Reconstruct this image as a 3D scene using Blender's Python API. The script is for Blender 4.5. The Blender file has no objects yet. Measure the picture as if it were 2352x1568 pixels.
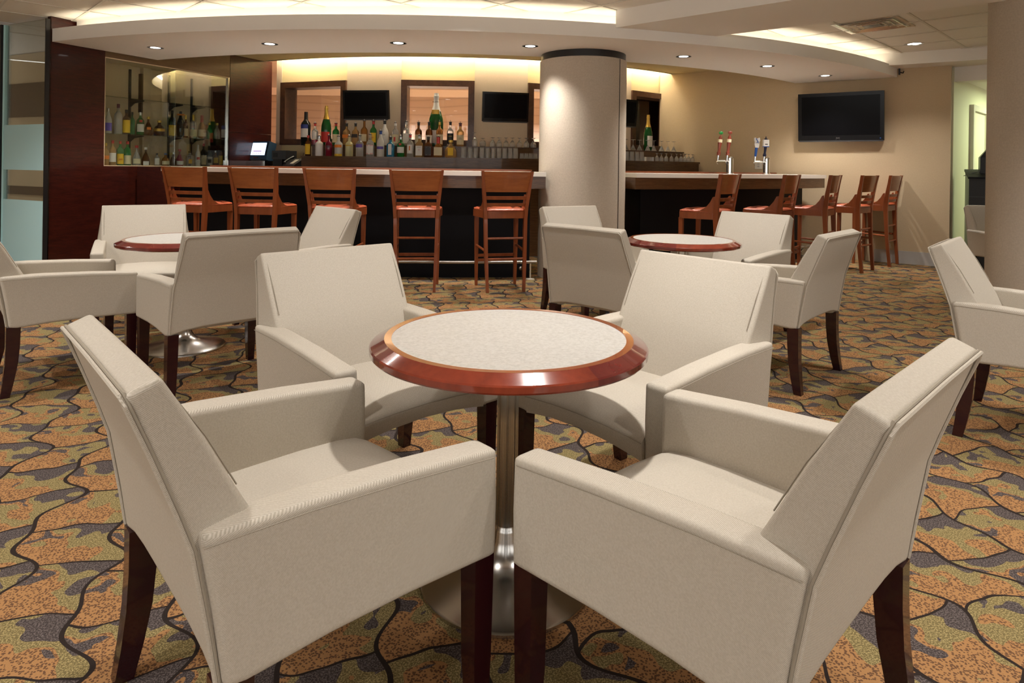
import bpy, bmesh, math, random
from mathutils import Matrix, Vector
random.seed(7)
sc = bpy.context.scene
COL = sc.collection
PI = math.pi
R = math.radians

# ------------------------------------------------------------------ camera
F, CY, ROLL, H = 1503.89, 382.71, 0.013873, 1.1917      # focal length and horizon in pixels of 2352x1568
cd = bpy.data.cameras.new('camera'); cam = bpy.data.objects.new('camera', cd); COL.objects.link(cam)
cd.sensor_width = 36.0; cd.lens = F / 2352 * 36.0
cd.shift_y = -(784 - CY) / 2352
cd.clip_start = 0.05; cd.clip_end = 100
cam.matrix_world = Matrix.Translation((0, 0, H)) @ Matrix.Rotation(R(90), 4, 'X') @ Matrix.Rotation(ROLL, 4, 'Z')
sc.camera = cam

# ------------------------------------------------------------------ world and exposure
w = bpy.data.worlds.new('world'); sc.world = w; w.use_nodes = True
w.node_tree.nodes['Background'].inputs[0].default_value = (1, .97, .93, 1)
w.node_tree.nodes['Background'].inputs[1].default_value = 1.6
vs = sc.view_settings
vs.view_transform = 'Standard'; vs.look = 'None'; vs.gamma = 1.0; vs.use_curve_mapping = False
vs.exposure = 0.32
WARM = (1.0, .86, .70); NEUT = (1.0, .95, .89)
P_DOWN, P_SOFF, E_COVE, E_SLOT = 165, 115, 6.5, 34.0       # lamp powers

# ------------------------------------------------------------------ geometry of the room (plan): everything round is concentric about CC
CC = (-1.1, 14.53)
def pol(r, deg, z=0.0):
    a = R(deg); return Vector((CC[0] + r * math.sin(a), CC[1] - r * math.cos(a), z))
def ray(u, v):
    x, y = u - 1176, v - CY; c, s = math.cos(ROLL), math.sin(ROLL)
    return Vector(((x * c + y * s) / F, 1.0, -(-x * s + y * c) / F))
def on_cyl(u, v, r):                       # where a direction meets the cylinder of radius r about CC
    q = ray(u, v); ox, oy = -CC[0], -CC[1]
    a = q.x ** 2 + q.y ** 2; b = 2 * (ox * q.x + oy * q.y); c = ox * ox + oy * oy - r * r
    t = (-b - math.sqrt(max(b * b - 4 * a * c, 0))) / (2 * a)
    P = Vector((0, 0, H)) + q * t
    return P, math.degrees(math.atan2(P.x - CC[0], CC[1] - P.y))
def phi_of(u, r, v=350): return on_cyl(u, v, r)[1]
def on_plane(u, v, p0, n):
    q = ray(u, v); o = Vector((0, 0, H)); t = (Vector(p0) - o).dot(n) / q.dot(n); return o + q * t
LW0 = Vector((-4.835, 6.845, 0)); LWD = Vector((math.cos(R(67.03)), math.sin(R(67.03)), 0)); LWN = Vector((LWD.y, -LWD.x, 0))
RW0 = Vector((4.027, 9.303, 0)); RWD = Vector((.8182, -.5750, 0)); RWN = Vector((RWD.y, -RWD.x, 0))
def lw(t, z=0, d=0): return LW0 + LWD * t + LWN * d + Vector((0, 0, z))
def rw(t, z=0, d=0): return RW0 + RWD * t + RWN * d + Vector((0, 0, z))
ZS, ZC = 2.43, 2.70                         # underside of the curved soffit, ceiling

# ------------------------------------------------------------------ materials
MATS = {}
def nt(name):
    m = bpy.data.materials.new(name); m.use_nodes = True
    return m, m.node_tree, m.node_tree.nodes['Principled BSDF']
def setp(b, col=None, rough=.5, metal=0, spec=None, coat=0, trans=0, ior=1.45, emit=None, es=0, coatr=.05):
    if col: b.inputs['Base Color'].default_value = (*col, 1)
    b.inputs['Roughness'].default_value = rough; b.inputs['Metallic'].default_value = metal
    if spec is not None: b.inputs['Specular IOR Level'].default_value = spec
    b.inputs['Coat Weight'].default_value = coat; b.inputs['Coat Roughness'].default_value = coatr
    b.inputs['Transmission Weight'].default_value = trans; b.inputs['IOR'].default_value = ior
    if emit: b.inputs['Emission Color'].default_value = (*emit, 1); b.inputs['Emission Strength'].default_value = es
def plain(name, col, rough=.5, **k):
    if name in MATS: return MATS[name]
    m, t, b = nt(name); setp(b, col, rough, **k); MATS[name] = m; return m
def N(t, typ, **k):
    n = t.nodes.new(typ)
    for a, v in k.items():
        if a.startswith('i_'): n.inputs[a[2:].replace('_', ' ')].default_value = v
        else: setattr(n, a, v)
    return n
def math_n(t, op, a, b=None, c=None):
    n = t.nodes.new('ShaderNodeMath'); n.operation = op
    for i, v in enumerate((a, b, c)):
        if v is None: continue
        if isinstance(v, (int, float)): n.inputs[i].default_value = v
        else: t.links.new(v, n.inputs[i])
    return n.outputs[0]
def ramp(t, fac, stops, interp='LINEAR'):
    n = t.nodes.new('ShaderNodeValToRGB'); cr = n.color_ramp; cr.interpolation = interp
    while len(cr.elements) < len(stops): cr.elements.new(0.5)
    for e, (p, c) in zip(cr.elements, stops):
        e.position = p; e.color = (*c, 1) if len(c) == 3 else c
    t.links.new(fac, n.inputs[0]); return n.outputs[0]
def mixc(t, fac, a, b, mode='MIX'):
    n = t.nodes.new('ShaderNodeMix'); n.data_type = 'RGBA'; n.blend_type = mode
    for s, v in ((n.inputs[0], fac), (n.inputs[6], a), (n.inputs[7], b)):
        if isinstance(v, (int, float)): s.default_value = v
        elif isinstance(v, tuple): s.default_value = (*v, 1)
        else: t.links.new(v, s)
    return n.outputs[2]
def coords(t, kind='Object', scale=(1, 1, 1), rot=(0, 0, 0)):
    tc = t.nodes.new('ShaderNodeTexCoord'); mp = t.nodes.new('ShaderNodeMapping')
    mp.inputs['Scale'].default_value = scale; mp.inputs['Rotation'].default_value = rot
    t.links.new(tc.outputs[kind], mp.inputs[0]); return mp.outputs[0]
def noise(t, vec, scale, detail=2, rough=.5, dist=0):
    n = N(t, 'ShaderNodeTexNoise', i_Scale=scale, i_Detail=detail, i_Roughness=rough, i_Distortion=dist)
    if vec is not None: t.links.new(vec, n.inputs['Vector'])
    return n.outputs['Fac']
def bump(t, b, h, strength=.2, dist=.002):
    n = N(t, 'ShaderNodeBump', i_Strength=strength, i_Distance=dist); t.links.new(h, n.inputs['Height']); t.links.new(n.outputs[0], b.inputs['Normal'])

def wood(name, dark, light, rough=.3, scale=(1, 1, 1), coat=.3, rot=(0, 0, 0), spec=.4):
    m, t, b = nt(name); setp(b, light, rough, coat=coat, spec=spec)
    v = coords(t, 'Object', scale, rot)
    n1 = noise(t, v, 6, 6, .6, .6); n2 = noise(t, v, 30, 4, .6)
    f = math_n(t, 'ADD', math_n(t, 'MULTIPLY', n1, .7), math_n(t, 'MULTIPLY', n2, .3))
    t.links.new(ramp(t, f, ((.32, dark), (.68, light))), b.inputs['Base Color'])
    MATS[name] = m; return m
def fabric(name, col, col2, rough=.62, wscale=900, rot=(0, 0, R(45)), sheen=0):
    m, t, b = nt(name); setp(b, col, rough, spec=.35)
    v = coords(t, 'Object', (1, 1, 1), (R(35), R(40), R(45)))
    wv = N(t, 'ShaderNodeTexWave', i_Scale=wscale / 6.28, i_Distortion=.6); wv.inputs['Detail'].default_value = 1
    t.links.new(v, wv.inputs['Vector'])
    n1 = noise(t, coords(t, 'Object'), 260, 2, .6)
    f = math_n(t, 'ADD', math_n(t, 'MULTIPLY', wv.outputs['Fac'], .45), math_n(t, 'MULTIPLY', n1, .55))
    t.links.new(ramp(t, f, ((.25, col2), (.75, col))), b.inputs['Base Color'])
    bump(t, b, f, .25, .001)
    MATS[name] = m; return m
fabric('chair_fabric', (.61, .56, .485), (.41, .365, .295))
plain('seam', (.33, .29, .23), .8)
wood('mahogany', (.014, .0022, .0035), (.036, .0055, .0068), .26, (1, 1, .15), .5)
wood('cherry', (.17, .040, .013), (.31, .084, .026), .3, (1, 1, .12), .35)
wood('cherry_panel', (.21, .056, .016), (.42, .13, .036), .28, (.25, 1, 1.6), .4)
wood('rim_red', (.12, .016, .009), (.26, .042, .018), .16, (1, 1, 1), .8)
wood('rim_dark', (.085, .010, .010), (.17, .024, .018), .16, (1, 1, 1), .8)  # darker rim segments: some grain tone, mostly reflections put into the colour
wood('rim_flat', (.20, .045, .012), (.34, .085, .022), .18, (1, 1, 1), .7)
wood('wall_wood', (.016, .003, .0025), (.066, .011, .006), .3, (1.2, 1.2, 8), .25, spec=.35)
wood('wall_wood_lit', (.11, .062, .028), (.16, .092, .042), .45, (1.2, 1.2, 8), .1)  # wall wood in a lighter colour that stands for reflected cove light
wood('bar_wood', (.070, .031, .012), (.16, .080, .032), .33, (1, 1, 9), .25)
wood('frame_wood', (.045, .018, .009), (.10, .042, .02), .35, (2, 2, 2), .2)
wood('lip_wood', (.13, .035, .013), (.22, .066, .024), .3, (1, 1, 6), .3)
plain('black_panel', (.0045, .0045, .0065), .55, spec=.2)
plain('seat_vinyl', (.46, .105, .045), .38, spec=.5)
plain('white_stone', (.80, .76, .68), .25, spec=.5)
plain('steel', (.55, .53, .50), .22, metal=1)
plain('chrome', (.80, .80, .80), .07, metal=1)
plain('brushed', (.42, .39, .36), .38, metal=1)
plain('black_plastic', (.012, .012, .013), .35)
plain('dark_grey', (.05, .05, .052), .4)
plain('tv_screen', (.004, .004, .005), .18, spec=.12)
plain('tv_bezel', (.006, .006, .007), .2, spec=.3)
plain('white_paint', (.83, .80, .75), .7)
plain('soffit_paint', (.87, .835, .785), .75)
plain('white_plate', (.68, .64, .56), .45)
plain('baseboard_grey', (.46, .44, .42), .6)
plain('lamp_lens', (1, 1, 1), .4, emit=(1, .96, .90), es=4.5)
plain('cove_led', (1, 1, 1), .5, emit=(1, .87, .66), es=E_COVE)
plain('slot_led', (1, 1, 1), .5, emit=(1, .89, .68), es=E_SLOT)
plain('trim_ring', (.50, .48, .45), .3)
plain('green_wall', (.74, .73, .56), .7)
plain('door_paint', (.66, .64, .48), .55)
plain('pink_wall', (.74, .61, .54), .8)
plain('alum', (.78, .77, .74), .16, metal=1)
plain('label_cream', (.68, .60, .40), .6); plain('label_white', (.74, .72, .68), .6); plain('label_yellow', (.80, .52, .03), .55)
plain('label_black', (.02, .02, .022), .5); plain('label_red', (.55, .03, .02), .5); plain('label_blue', (.03, .05, .25), .5)
plain('label_gold', (.55, .34, .06), .35, metal=.6); plain('label_orange', (.70, .20, .02), .55); plain('label_purple', (.12, .08, .38), .5)
plain('cap_black', (.015, .013, .012), .4); plain('cap_red', (.50, .03, .025), .35); plain('cap_gold', (.62, .42, .08), .3, metal=.6)
plain('cap_white', (.75, .74, .70), .4); plain('cap_blue', (.02, .08, .32), .4); plain('cap_silver', (.5, .5, .5), .25, metal=1); plain('cap_plum', (.12, .03, .05), .4)
def glassm(name, col, rough=.03, trans=.6):
    return plain(name, col, rough, trans=trans, ior=1.45)
glassm('g_clear', (.86, .86, .83), trans=.75); glassm('g_amber', (.55, .24, .06)); glassm('g_brown', (.20, .07, .02)); glassm('g_green', (.03, .28, .06), trans=.5)
glassm('g_dark', (.012, .016, .014), trans=.0); glassm('g_frost', (.78, .77, .72), .45, .35); glassm('g_white', (.82, .80, .77), .3, 0); glassm('g_blue', (.05, .32, .55), .05, .45)
glassm('g_red', (.34, .02, .05), .1, .45); glassm('g_champ', (.01, .075, .018), .06, .1); glassm('g_amberlt', (.72, .45, .18))
glassm('g_orange', (.80, .48, .12), .3, .5); glassm('g_yellow', (.76, .72, .42), .3, .5)
def thin_glass(name, tint, refl=.5, rough=0.0):
    m = bpy.data.materials.new(name); m.use_nodes = True; t = m.node_tree; t.nodes.clear()
    o = N(t, 'ShaderNodeOutputMaterial'); mx = N(t, 'ShaderNodeMixShader'); tr = N(t, 'ShaderNodeBsdfTransparent'); gl = N(t, 'ShaderNodeBsdfGlossy')
    tr.inputs[0].default_value = (*tint, 1); gl.inputs[0].default_value = (1, 1, 1, 1); gl.inputs['Roughness'].default_value = rough
    fr = N(t, 'ShaderNodeFresnel', i_IOR=1.5); f = math_n(t, 'MULTIPLY', fr.outputs[0], refl * 2)
    t.links.new(f, mx.inputs[0]); t.links.new(tr.outputs[0], mx.inputs[1]); t.links.new(gl.outputs[0], mx.inputs[2]); t.links.new(mx.outputs[0], o.inputs[0])
    MATS[name] = m; return m
thin_glass('pane', (.93, .95, .93), .6); thin_glass('pane_tint', (.93, .96, .94), .25); thin_glass('shelf_glass', (.80, .88, .84), .8)
plain('frosted', (.60, .93, .98), .5, spec=.3)
glassm('glassware', (.95, .95, .93), .02, .82)

def wallpaper(name, c1, c2, scale=120, rough=.85):
    m, t, b = nt(name); setp(b, c1, rough, spec=.15)
    v = coords(t, 'Object', (1, 1, 1)); n1 = noise(t, v, scale, 3, .7); n2 = noise(t, coords(t, 'Object', (3, 3, 40)), 6, 2)
    f = math_n(t, 'ADD', math_n(t, 'MULTIPLY', n1, .75), math_n(t, 'MULTIPLY', n2, .25))
    t.links.new(ramp(t, f, ((.3, c2), (.7, c1))), b.inputs['Base Color']); MATS[name] = m
wallpaper('wall_beige', (.60, .475, .315), (.53, .41, .265))
wallpaper('wall_panel', (.60, .49, .37), (.54, .435, .325))
wallpaper('wall_yellow', (.66, .55, .32), (.62, .51, .29), 60)
wallpaper('column_skin', (.58, .51, .42), (.47, .405, .325), 70)
wallpaper('case_back', (.66, .53, .35), (.60, .475, .30))
wallpaper('tile_white', (.87, .835, .775), (.84, .805, .745), 200)
def wavy(name):
    m, t, b = nt(name); setp(b, (.6, .45, .38), .7)
    wv = N(t, 'ShaderNodeTexWave', i_Scale=1.6, i_Distortion=5.0, bands_direction='Z'); wv.inputs['Detail'].default_value = 1; wv.inputs['Detail Scale'].default_value = .6
    t.links.new(coords(t, 'Object', (.35, .35, 1)), wv.inputs['Vector'])
    t.links.new(ramp(t, wv.outputs['Fac'], ((.0, (.58, .46, .40)), (.12, (.70, .57, .50)), (1, (.72, .59, .52)))), b.inputs['Base Color']); MATS[name] = m
wavy('wavy_wall')
def carpet():
    m, t, b = nt('carpet'); setp(b, (.3, .2, .1), .95, spec=.05)
    g = N(t, 'ShaderNodeNewGeometry'); mp = N(t, 'ShaderNodeMapping'); mp.inputs['Rotation'].default_value = (0, 0, R(-19))
    t.links.new(g.outputs['Position'], mp.inputs[0]); pv = mp.outputs[0]
    sx = N(t, 'ShaderNodeSeparateXYZ'); t.links.new(pv, sx.inputs[0]); a, q = sx.outputs[0], sx.outputs[1]
    nz = noise(t, pv, 2.6, 1); nz2 = noise(t, pv, 5.5, 1, .5)
    def sin(x, per, ph=0): return math_n(t, 'SINE', math_n(t, 'MULTIPLY_ADD', x, 2 * PI / per, ph))
    A = math_n(t, 'ADD', a, math_n(t, 'MULTIPLY', sin(q, .47), .034)); A = math_n(t, 'ADD', A, math_n(t, 'MULTIPLY', sin(q, .235, 1.2), .020))
    A = math_n(t, 'ADD', A, math_n(t, 'MULTIPLY', math_n(t, 'SUBTRACT', nz, .5), .12))
    B = math_n(t, 'ADD', q, math_n(t, 'MULTIPLY', sin(a, .50, .4), .028)); B = math_n(t, 'ADD', B, math_n(t, 'MULTIPLY', math_n(t, 'SUBTRACT', nz2, .5), .10))
    def cell(x, per):
        y = math_n(t, 'DIVIDE', x, per); f = math_n(t, 'FRACT', y); i = math_n(t, 'FLOOR', y); return f, i
    fa, ia = cell(A, .245)
    B = math_n(t, 'ADD', B, math_n(t, 'MULTIPLY', ia, .05))
    fb, ib = cell(B, .232)
    la = math_n(t, 'LESS_THAN', math_n(t, 'ABSOLUTE', math_n(t, 'SUBTRACT', fa, .5)), .474)     # 1 inside
    lb = math_n(t, 'LESS_THAN', math_n(t, 'ABSOLUTE', math_n(t, 'SUBTRACT', fb, .5)), .483)
    inside = math_n(t, 'MULTIPLY', la, lb)
    # across a cell: orange, gold, then a dark blotch against the next line; borders wander
    nb = noise(t, pv, 10, 1, .5, .2); nd = noise(t, pv, 7, 1, .5)
    vv = math_n(t, 'ADD', math_n(t, 'ADD', math_n(t, 'MULTIPLY', fa, .5), math_n(t, 'MULTIPLY', fb, .5)), math_n(t, 'MULTIPLY', math_n(t, 'SUBTRACT', nb, .5), 1.25))
    gold = math_n(t, 'GREATER_THAN', vv, .50)
    d1 = math_n(t, 'MULTIPLY', math_n(t, 'GREATER_THAN', vv, .70), math_n(t, 'GREATER_THAN', math_n(t, 'ADD', nd, math_n(t, 'MULTIPLY', fb, .25)), .56))
    ww = math_n(t, 'ADD', fb, math_n(t, 'MULTIPLY', math_n(t, 'SUBTRACT', nd, .5), 1.6))
    d2 = math_n(t, 'MULTIPLY', math_n(t, 'LESS_THAN', math_n(t, 'ABSOLUTE', math_n(t, 'SUBTRACT', vv, .34)), .08), math_n(t, 'GREATER_THAN', ww, .62))
    dark = math_n(t, 'MAXIMUM', d1, d2)
    sp = noise(t, pv, 230, 2, .7); dots = N(t, 'ShaderNodeTexVoronoi', i_Scale=150); t.links.new(pv, dots.inputs['Vector'])
    spk = math_n(t, 'LESS_THAN', dots.outputs['Distance'], .44); spk2 = math_n(t, 'GREATER_THAN', sp, .52)
    orange = mixc(t, spk, (.36, .190, .080), (.135, .070, .038))
    goldc = mixc(t, spk2, (.16, .125, .055), (.35, .275, .125))
    darkc = mixc(t, spk2, (.055, .044, .042), (.145, .118, .110))
    c = mixc(t, gold, orange, goldc); c = mixc(t, dark, c, darkc); c = mixc(t, inside, (.030, .022, .019), c)
    t.links.new(c, b.inputs['Base Color']); bump(t, b, sp, .5, .004); MATS['carpet'] = m
carpet()

# ------------------------------------------------------------------ mesh helpers
def finish(bm, name, mat, parent=None, smooth=False, wn=False, loc=None, rot=None):
    bmesh.ops.recalc_face_normals(bm, faces=bm.faces)
    me = bpy.data.meshes.new(name); bm.to_mesh(me); bm.free()
    return mobj(me, name, mat, parent, smooth, wn, loc, rot)
def mobj(me, name, mat, parent=None, smooth=False, wn=False, loc=None, rot=None):
    if mat is not None:
        me.materials.clear(); me.materials.append(MATS[mat] if isinstance(mat, str) else mat)
    if smooth:
        for p in me.polygons: p.use_smooth = True
        me.set_sharp_from_angle(angle=R(42))
    o = bpy.data.objects.new(name, me); COL.objects.link(o)
    if parent: o.parent = parent
    if loc is not None: o.location = loc
    if rot is not None: o.rotation_euler = rot
    if wn:
        md = o.modifiers.new('wn', 'WEIGHTED_NORMAL'); md.keep_sharp = True
    return o
def tag(o, label, cat, group=None):
    o['label'] = label; o['category'] = cat
    if group: o['group'] = group
    return o
def struct(o): o['kind'] = 'structure'; return o
def empty(name, loc=(0, 0, 0), rz=0):
    o = bpy.data.objects.new(name, None); COL.objects.link(o); o.location = loc; o.rotation_euler = (0, 0, rz); o.empty_display_size = .1; return o
def copy_tree(o, parent=None):
    c = o.copy(); COL.objects.link(c); c.parent = parent
    for ch in list(o.children): copy_tree(ch, c)
    return c
def box(bm, x0, x1, y0, y1, z0, z1):
    vs_ = [bm.verts.new(p) for p in ((x0, y0, z0), (x1, y0, z0), (x1, y1, z0), (x0, y1, z0), (x0, y0, z1), (x1, y0, z1), (x1, y1, z1), (x0, y1, z1))]
    fs = []
    for f in ((3, 2, 1, 0), (4, 5, 6, 7), (0, 1, 5, 4), (1, 2, 6, 5), (2, 3, 7, 6), (3, 0, 4, 7)): fs.append(bm.faces.new([vs_[i] for i in f]))
    return fs
def prism(bm, poly, z0, z1):
    n = len(poly); a = [bm.verts.new((p[0], p[1], z0)) for p in poly]; b = [bm.verts.new((p[0], p[1], z1)) for p in poly]
    bm.faces.new(a[::-1]); bm.faces.new(b)
    for i in range(n): bm.faces.new((a[i], a[(i + 1) % n], b[(i + 1) % n], b[i]))
def loft(bm, secs, cap=True, closed=False):
    rings = [[bm.verts.new(p) for p in s] for s in secs]; n = len(rings[0])
    for k in range(len(rings) - (0 if closed else 1)):
        r0, r1 = rings[k], rings[(k + 1) % len(rings)]
        for i in range(n): bm.faces.new((r0[i], r0[(i + 1) % n], r1[(i + 1) % n], r1[i]))
    if cap and not closed: bm.faces.new(rings[0][::-1]); bm.faces.new(rings[-1])
    return rings
def lathe(bm, prof, seg=24, cx=0, cy=0):
    rings = []
    for r, z in prof:
        if r < 1e-5: rings.append([bm.verts.new((cx, cy, z))])
        else: rings.append([bm.verts.new((cx + r * math.cos(2 * PI * i / seg), cy + r * math.sin(2 * PI * i / seg), z)) for i in range(seg)])
    for a, b in zip(rings, rings[1:]):
        if len(a) == 1 and len(b) == 1: continue
        for i in range(seg):
            j = (i + 1) % seg
            if len(a) == 1: bm.faces.new((a[0], b[j], b[i]))
            elif len(b) == 1: bm.faces.new((a[i], a[j], b[0]))
            else: bm.faces.new((a[i], a[j], b[j], b[i]))
    for rr, rev in ((rings[0], True), (rings[-1], False)):
        if len(rr) > 1: bm.faces.new(rr[::-1] if rev else rr)
def tube(bm, pts, rad, seg=6, closed=False):
    pts = [Vector(p) for p in pts]; secs = []; n = len(pts)
    up = Vector((0, 0, 1))
    for i, p in enumerate(pts):
        d = (pts[(i + 1) % n] - pts[i - 1]) if closed else (pts[min(i + 1, n - 1)] - pts[max(i - 1, 0)])
        d.normalize(); a = d.cross(up)
        if a.length < 1e-3: a = d.cross(Vector((0, 1, 0)))
        a.normalize(); b = a.cross(d)
        rr = rad[i] if isinstance(rad, (list, tuple)) else rad
        secs.append([p + a * rr * math.cos(2 * PI * k / seg) + b * rr * math.sin(2 * PI * k / seg) for k in range(seg)])
    loft(bm, secs, closed=closed)
def rects(bm, rows):                        # loft of horizontal rectangles: (x, y, z, sx, sy)
    loft(bm, [[(x - a / 2, y - b / 2, z), (x + a / 2, y - b / 2, z), (x + a / 2, y + b / 2, z), (x - a / 2, y + b / 2, z)] for x, y, z, a, b in rows])
def bevel_all(bm, off, seg=2, ang=30):
    es = [e for e in bm.edges if len(e.link_faces) == 2 and e.calc_face_angle(0) > R(ang)]
    bmesh.ops.bevel(bm, geom=es, offset=off, segments=seg, profile=.6, affect='EDGES', clamp_overlap=True)
def arc_solid(name, mat, r0, r1, z0, z1, a0, a1, seg=48, parent=None, smooth=False, b0=None, b1=None):
    """solid ring sector; r0 inner, r1 outer; a0..a1 angles of the outer arc, b0..b1 of the inner one"""
    b0 = a0 if b0 is None else b0; b1 = a1 if b1 is None else b1
    bm = bmesh.new(); secs = []
    for i in range(seg + 1):
        f = i / seg; A = a0 + (a1 - a0) * f; B = b0 + (b1 - b0) * f
        p, q = pol(r1, A), pol(r0, B)
        secs.append([(p.x, p.y, z0), (q.x, q.y, z0), (q.x, q.y, z1), (p.x, p.y, z1)])
    loft(bm, secs)
    o = finish(bm, name, mat, parent)
    if smooth:
        for p in o.data.polygons: p.use_smooth = abs(p.normal.z) < .5 and p.area > 0
    return o
def slab(name, mat, p0, p1, z0, z1, thick, parent=None, side=1):
    """vertical slab along p0->p1; the visible face lies on the line, thickness goes to the given side (+1 = left of the direction)"""
    d = (Vector(p1) - Vector(p0)).to_2d().normalized(); n = Vector((-d.y, d.x)) * side * thick
    bm = bmesh.new(); prism(bm, [p0[:2], p1[:2], (p1[0] + n.x, p1[1] + n.y), (p0[0] + n.x, p0[1] + n.y)], z0, z1)
    return finish(bm, name, mat, parent)
def obox(name, mat, origin, d, n, x0, x1, y0, y1, z0, z1, parent=None, bev=0, seg=2):
    """box in the frame (origin; d along, n outwards, z up)"""
    bm = bmesh.new(); box(bm, x0, x1, y0, y1, z0, z1)
    if bev: bevel_all(bm, bev, seg)
    for v in bm.verts: v.co = Vector(origin) + Vector(d) * v.co.x + Vector(n) * v.co.y + Vector((0, 0, v.co.z))
    return finish(bm, name, mat, parent)
_txt = {}
def text_mesh(s, size, extrude=.0004):
    k = (s, size)
    if k not in _txt:
        cu = bpy.data.curves.new('txt', 'FONT'); cu.body = s; cu.size = size; cu.align_x = 'CENTER'; cu.align_y = 'CENTER'; cu.extrude = extrude; cu.resolution_u = 2
        o = bpy.data.objects.new('txt', cu); COL.objects.link(o); bpy.context.view_layer.update()
        me = bpy.data.meshes.new_from_object(o.evaluated_get(bpy.context.evaluated_depsgraph_get())); bpy.data.objects.remove(o); _txt[k] = me
    return _txt[k].copy()
def lamp_obj(typ, name, loc, energy, col, parent=None, **k):
    l = bpy.data.lights.new(name, typ); l.energy = energy; l.color = col
    for a, v in k.items(): setattr(l, a, v)
    o = bpy.data.objects.new(name, l); COL.objects.link(o); o.location = loc
    if parent: o.parent = parent
    return o

# ================================================================== THE SETTING
bm = bmesh.new(); box(bm, -9, 9, -4.5, 19, -.1, 0); struct(finish(bm, 'floor', 'carpet'))
# --- ceiling: one plane, with lay-in tiles as pieces where the frame shows them
bm = bmesh.new(); prism(bm, [(-9, -4.5), (9, -4.5), (9, 10.4)] + [tuple(pol(7.33, 60 - 5 * i))[:2] for i in range(25)] + [(-9, 10.4)], ZC + .012, ZC + .1); CEIL = struct(finish(bm, 'ceiling', 'white_paint'))
TS = .655; tdir = Vector((.70, -.714)).normalized(); tper = Vector((-tdir.y, tdir.x))
bm = bmesh.new(); box(bm, -TS / 2 + .011, TS / 2 - .011, -TS / 2 + .011, TS / 2 - .011, -.002, .012); bevel_all(bm, .004, 1)
bmesh.ops.recalc_face_normals(bm, faces=bm.faces); tile_me = bpy.data.meshes.new('ceiling_tile'); bm.to_mesh(tile_me); bm.free(); tile_me.materials.append(MATS['tile_white'])
bm = bmesh.new(); box(bm, -TS / 2, TS / 2, -.012, .012, -.009, .012); bar_me = bpy.data.meshes.new('grid_bar'); bm.to_mesh(bar_me); bm.free(); bar_me.materials.append(MATS['white_plate'])
trz = math.atan2(tdir.y, tdir.x)
org = Vector((-3.829, 6.122))
for i in range(-14, 15):
    for j in range(-14, 15):
        p = org + tdir * (TS * (i + .5)) + tper * (TS * (j + .5))
        rc = math.hypot(p.x - CC[0], p.y - CC[1])
        if not (4.4 < p.y < 8.6 and rc > 8.0 and -6 < p.x < 6.2): continue
        if abs(p.x) > .86 * p.y + .6: continue
        o = bpy.data.objects.new('ceiling_tile', tile_me); COL.objects.link(o); o.parent = CEIL; o.location = (p.x, p.y, ZC); o.rotation_euler.z = trz
        for (dv, rz) in ((tper * (-TS / 2), 0), (tdir * (-TS / 2), PI / 2)):
            g = bpy.data.objects.new('grid_bar', bar_me); COL.objects.link(g); g.parent = CEIL; g.location = (p.x + dv.x, p.y + dv.y, ZC); g.rotation_euler.z = trz + rz
# --- curved soffit over the bar: slab, cove lip, upper riser
FA, FB, BA, BB = -25.8, 45.8, -26.26, 44.25
TR = struct(arc_solid('trim_1', 'soffit_paint', 7.31, 8.545, ZS, 2.50, FA, FB, 72, b0=BA, b1=BB)); TR['label'] = 'curved pale soffit over the bar with a lit cove on top'
arc_solid('cove_lip', 'soffit_paint', 8.50, 8.545, 2.50, 2.566, FA, FB, 72, TR)
arc_solid('cove_riser', 'soffit_paint', 7.31, 8.30, 2.50, ZC + .012, FA, FB, 72, TR, b0=BA, b1=BB)
arc_solid('cove_strip', 'cove_led', 8.42, 8.46, 2.502, 2.512, FA + .4, FB - .4, 60, TR)
struct(arc_solid('trim_2', 'wall_yellow', 5.50, 7.31, 2.69, 2.80, BA - 1, BB, 60, b0=-27.5, b1=44.6))   # ceiling behind the soffit, slot along the wall
SLOT = struct(arc_solid('trim_3', 'white_paint', 5.33, 5.52, 2.93, 3.0, -27, 45, 48))
arc_solid('slot_strip', 'slot_led', 5.40, 5.45, 2.86, 2.88, -26.5, 44.5, 48, SLOT)
struct(arc_solid('trim_4', 'white_paint', 5.50, 5.56, 2.69, 3.0, -27, 45, 48))
# --- dropped beam and the soffit along the right-hand wall
def poly_solid(name, mat, pts, z0, z1):
    bm = bmesh.new(); prism(bm, pts, z0, z1); return struct(finish(bm, name, mat))
poly_solid('trim_5', 'soffit_paint', [(.97, 6.24), (2.03, 6.57), (6.2, 3.08), (5.14, 2.48)], 2.53, ZC + .012)
a = Vector((4.32, 8.62)); b = Vector((5.95, 7.56))
poly_solid('trim_6', 'soffit_paint', [tuple(a), tuple(b), (6.6, 8.6), (5.25, 9.3)], 2.545, ZC + .012)
# --- walls
WT = .30
struct(slab('wall_left', 'wall_wood', lw(0), lw(.588), 0, ZC, .06))
WL = bpy.data.objects['wall_left']
slab('wall_panel', 'wall_wood', lw(.588), lw(2.376), 0, 1.135, WT, WL)
slab('wall_panel', 'wall_wood_lit', lw(.588), lw(2.376), 2.368, ZC, WT, WL)
slab('wall_panel', 'wall_wood', lw(2.382), lw(3.17), 1.62, ZC, WT, WL)
slab('wall_panel', 'wall_wood', lw(2.382), lw(3.17), 0, 1.615, WT, WL)
phiL = -26.6
pr_ = rw(-1.8); pe = rw(1.828)
struct(slab('wall_right', 'wall_beige', rw(-2.05), pe, 0, ZC, .18, side=1))
bb = struct(slab('baseboard_right', 'baseboard_grey', rw(1.0, d=.012), rw(1.828, d=.012), 0, .165, .014, side=1))
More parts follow.
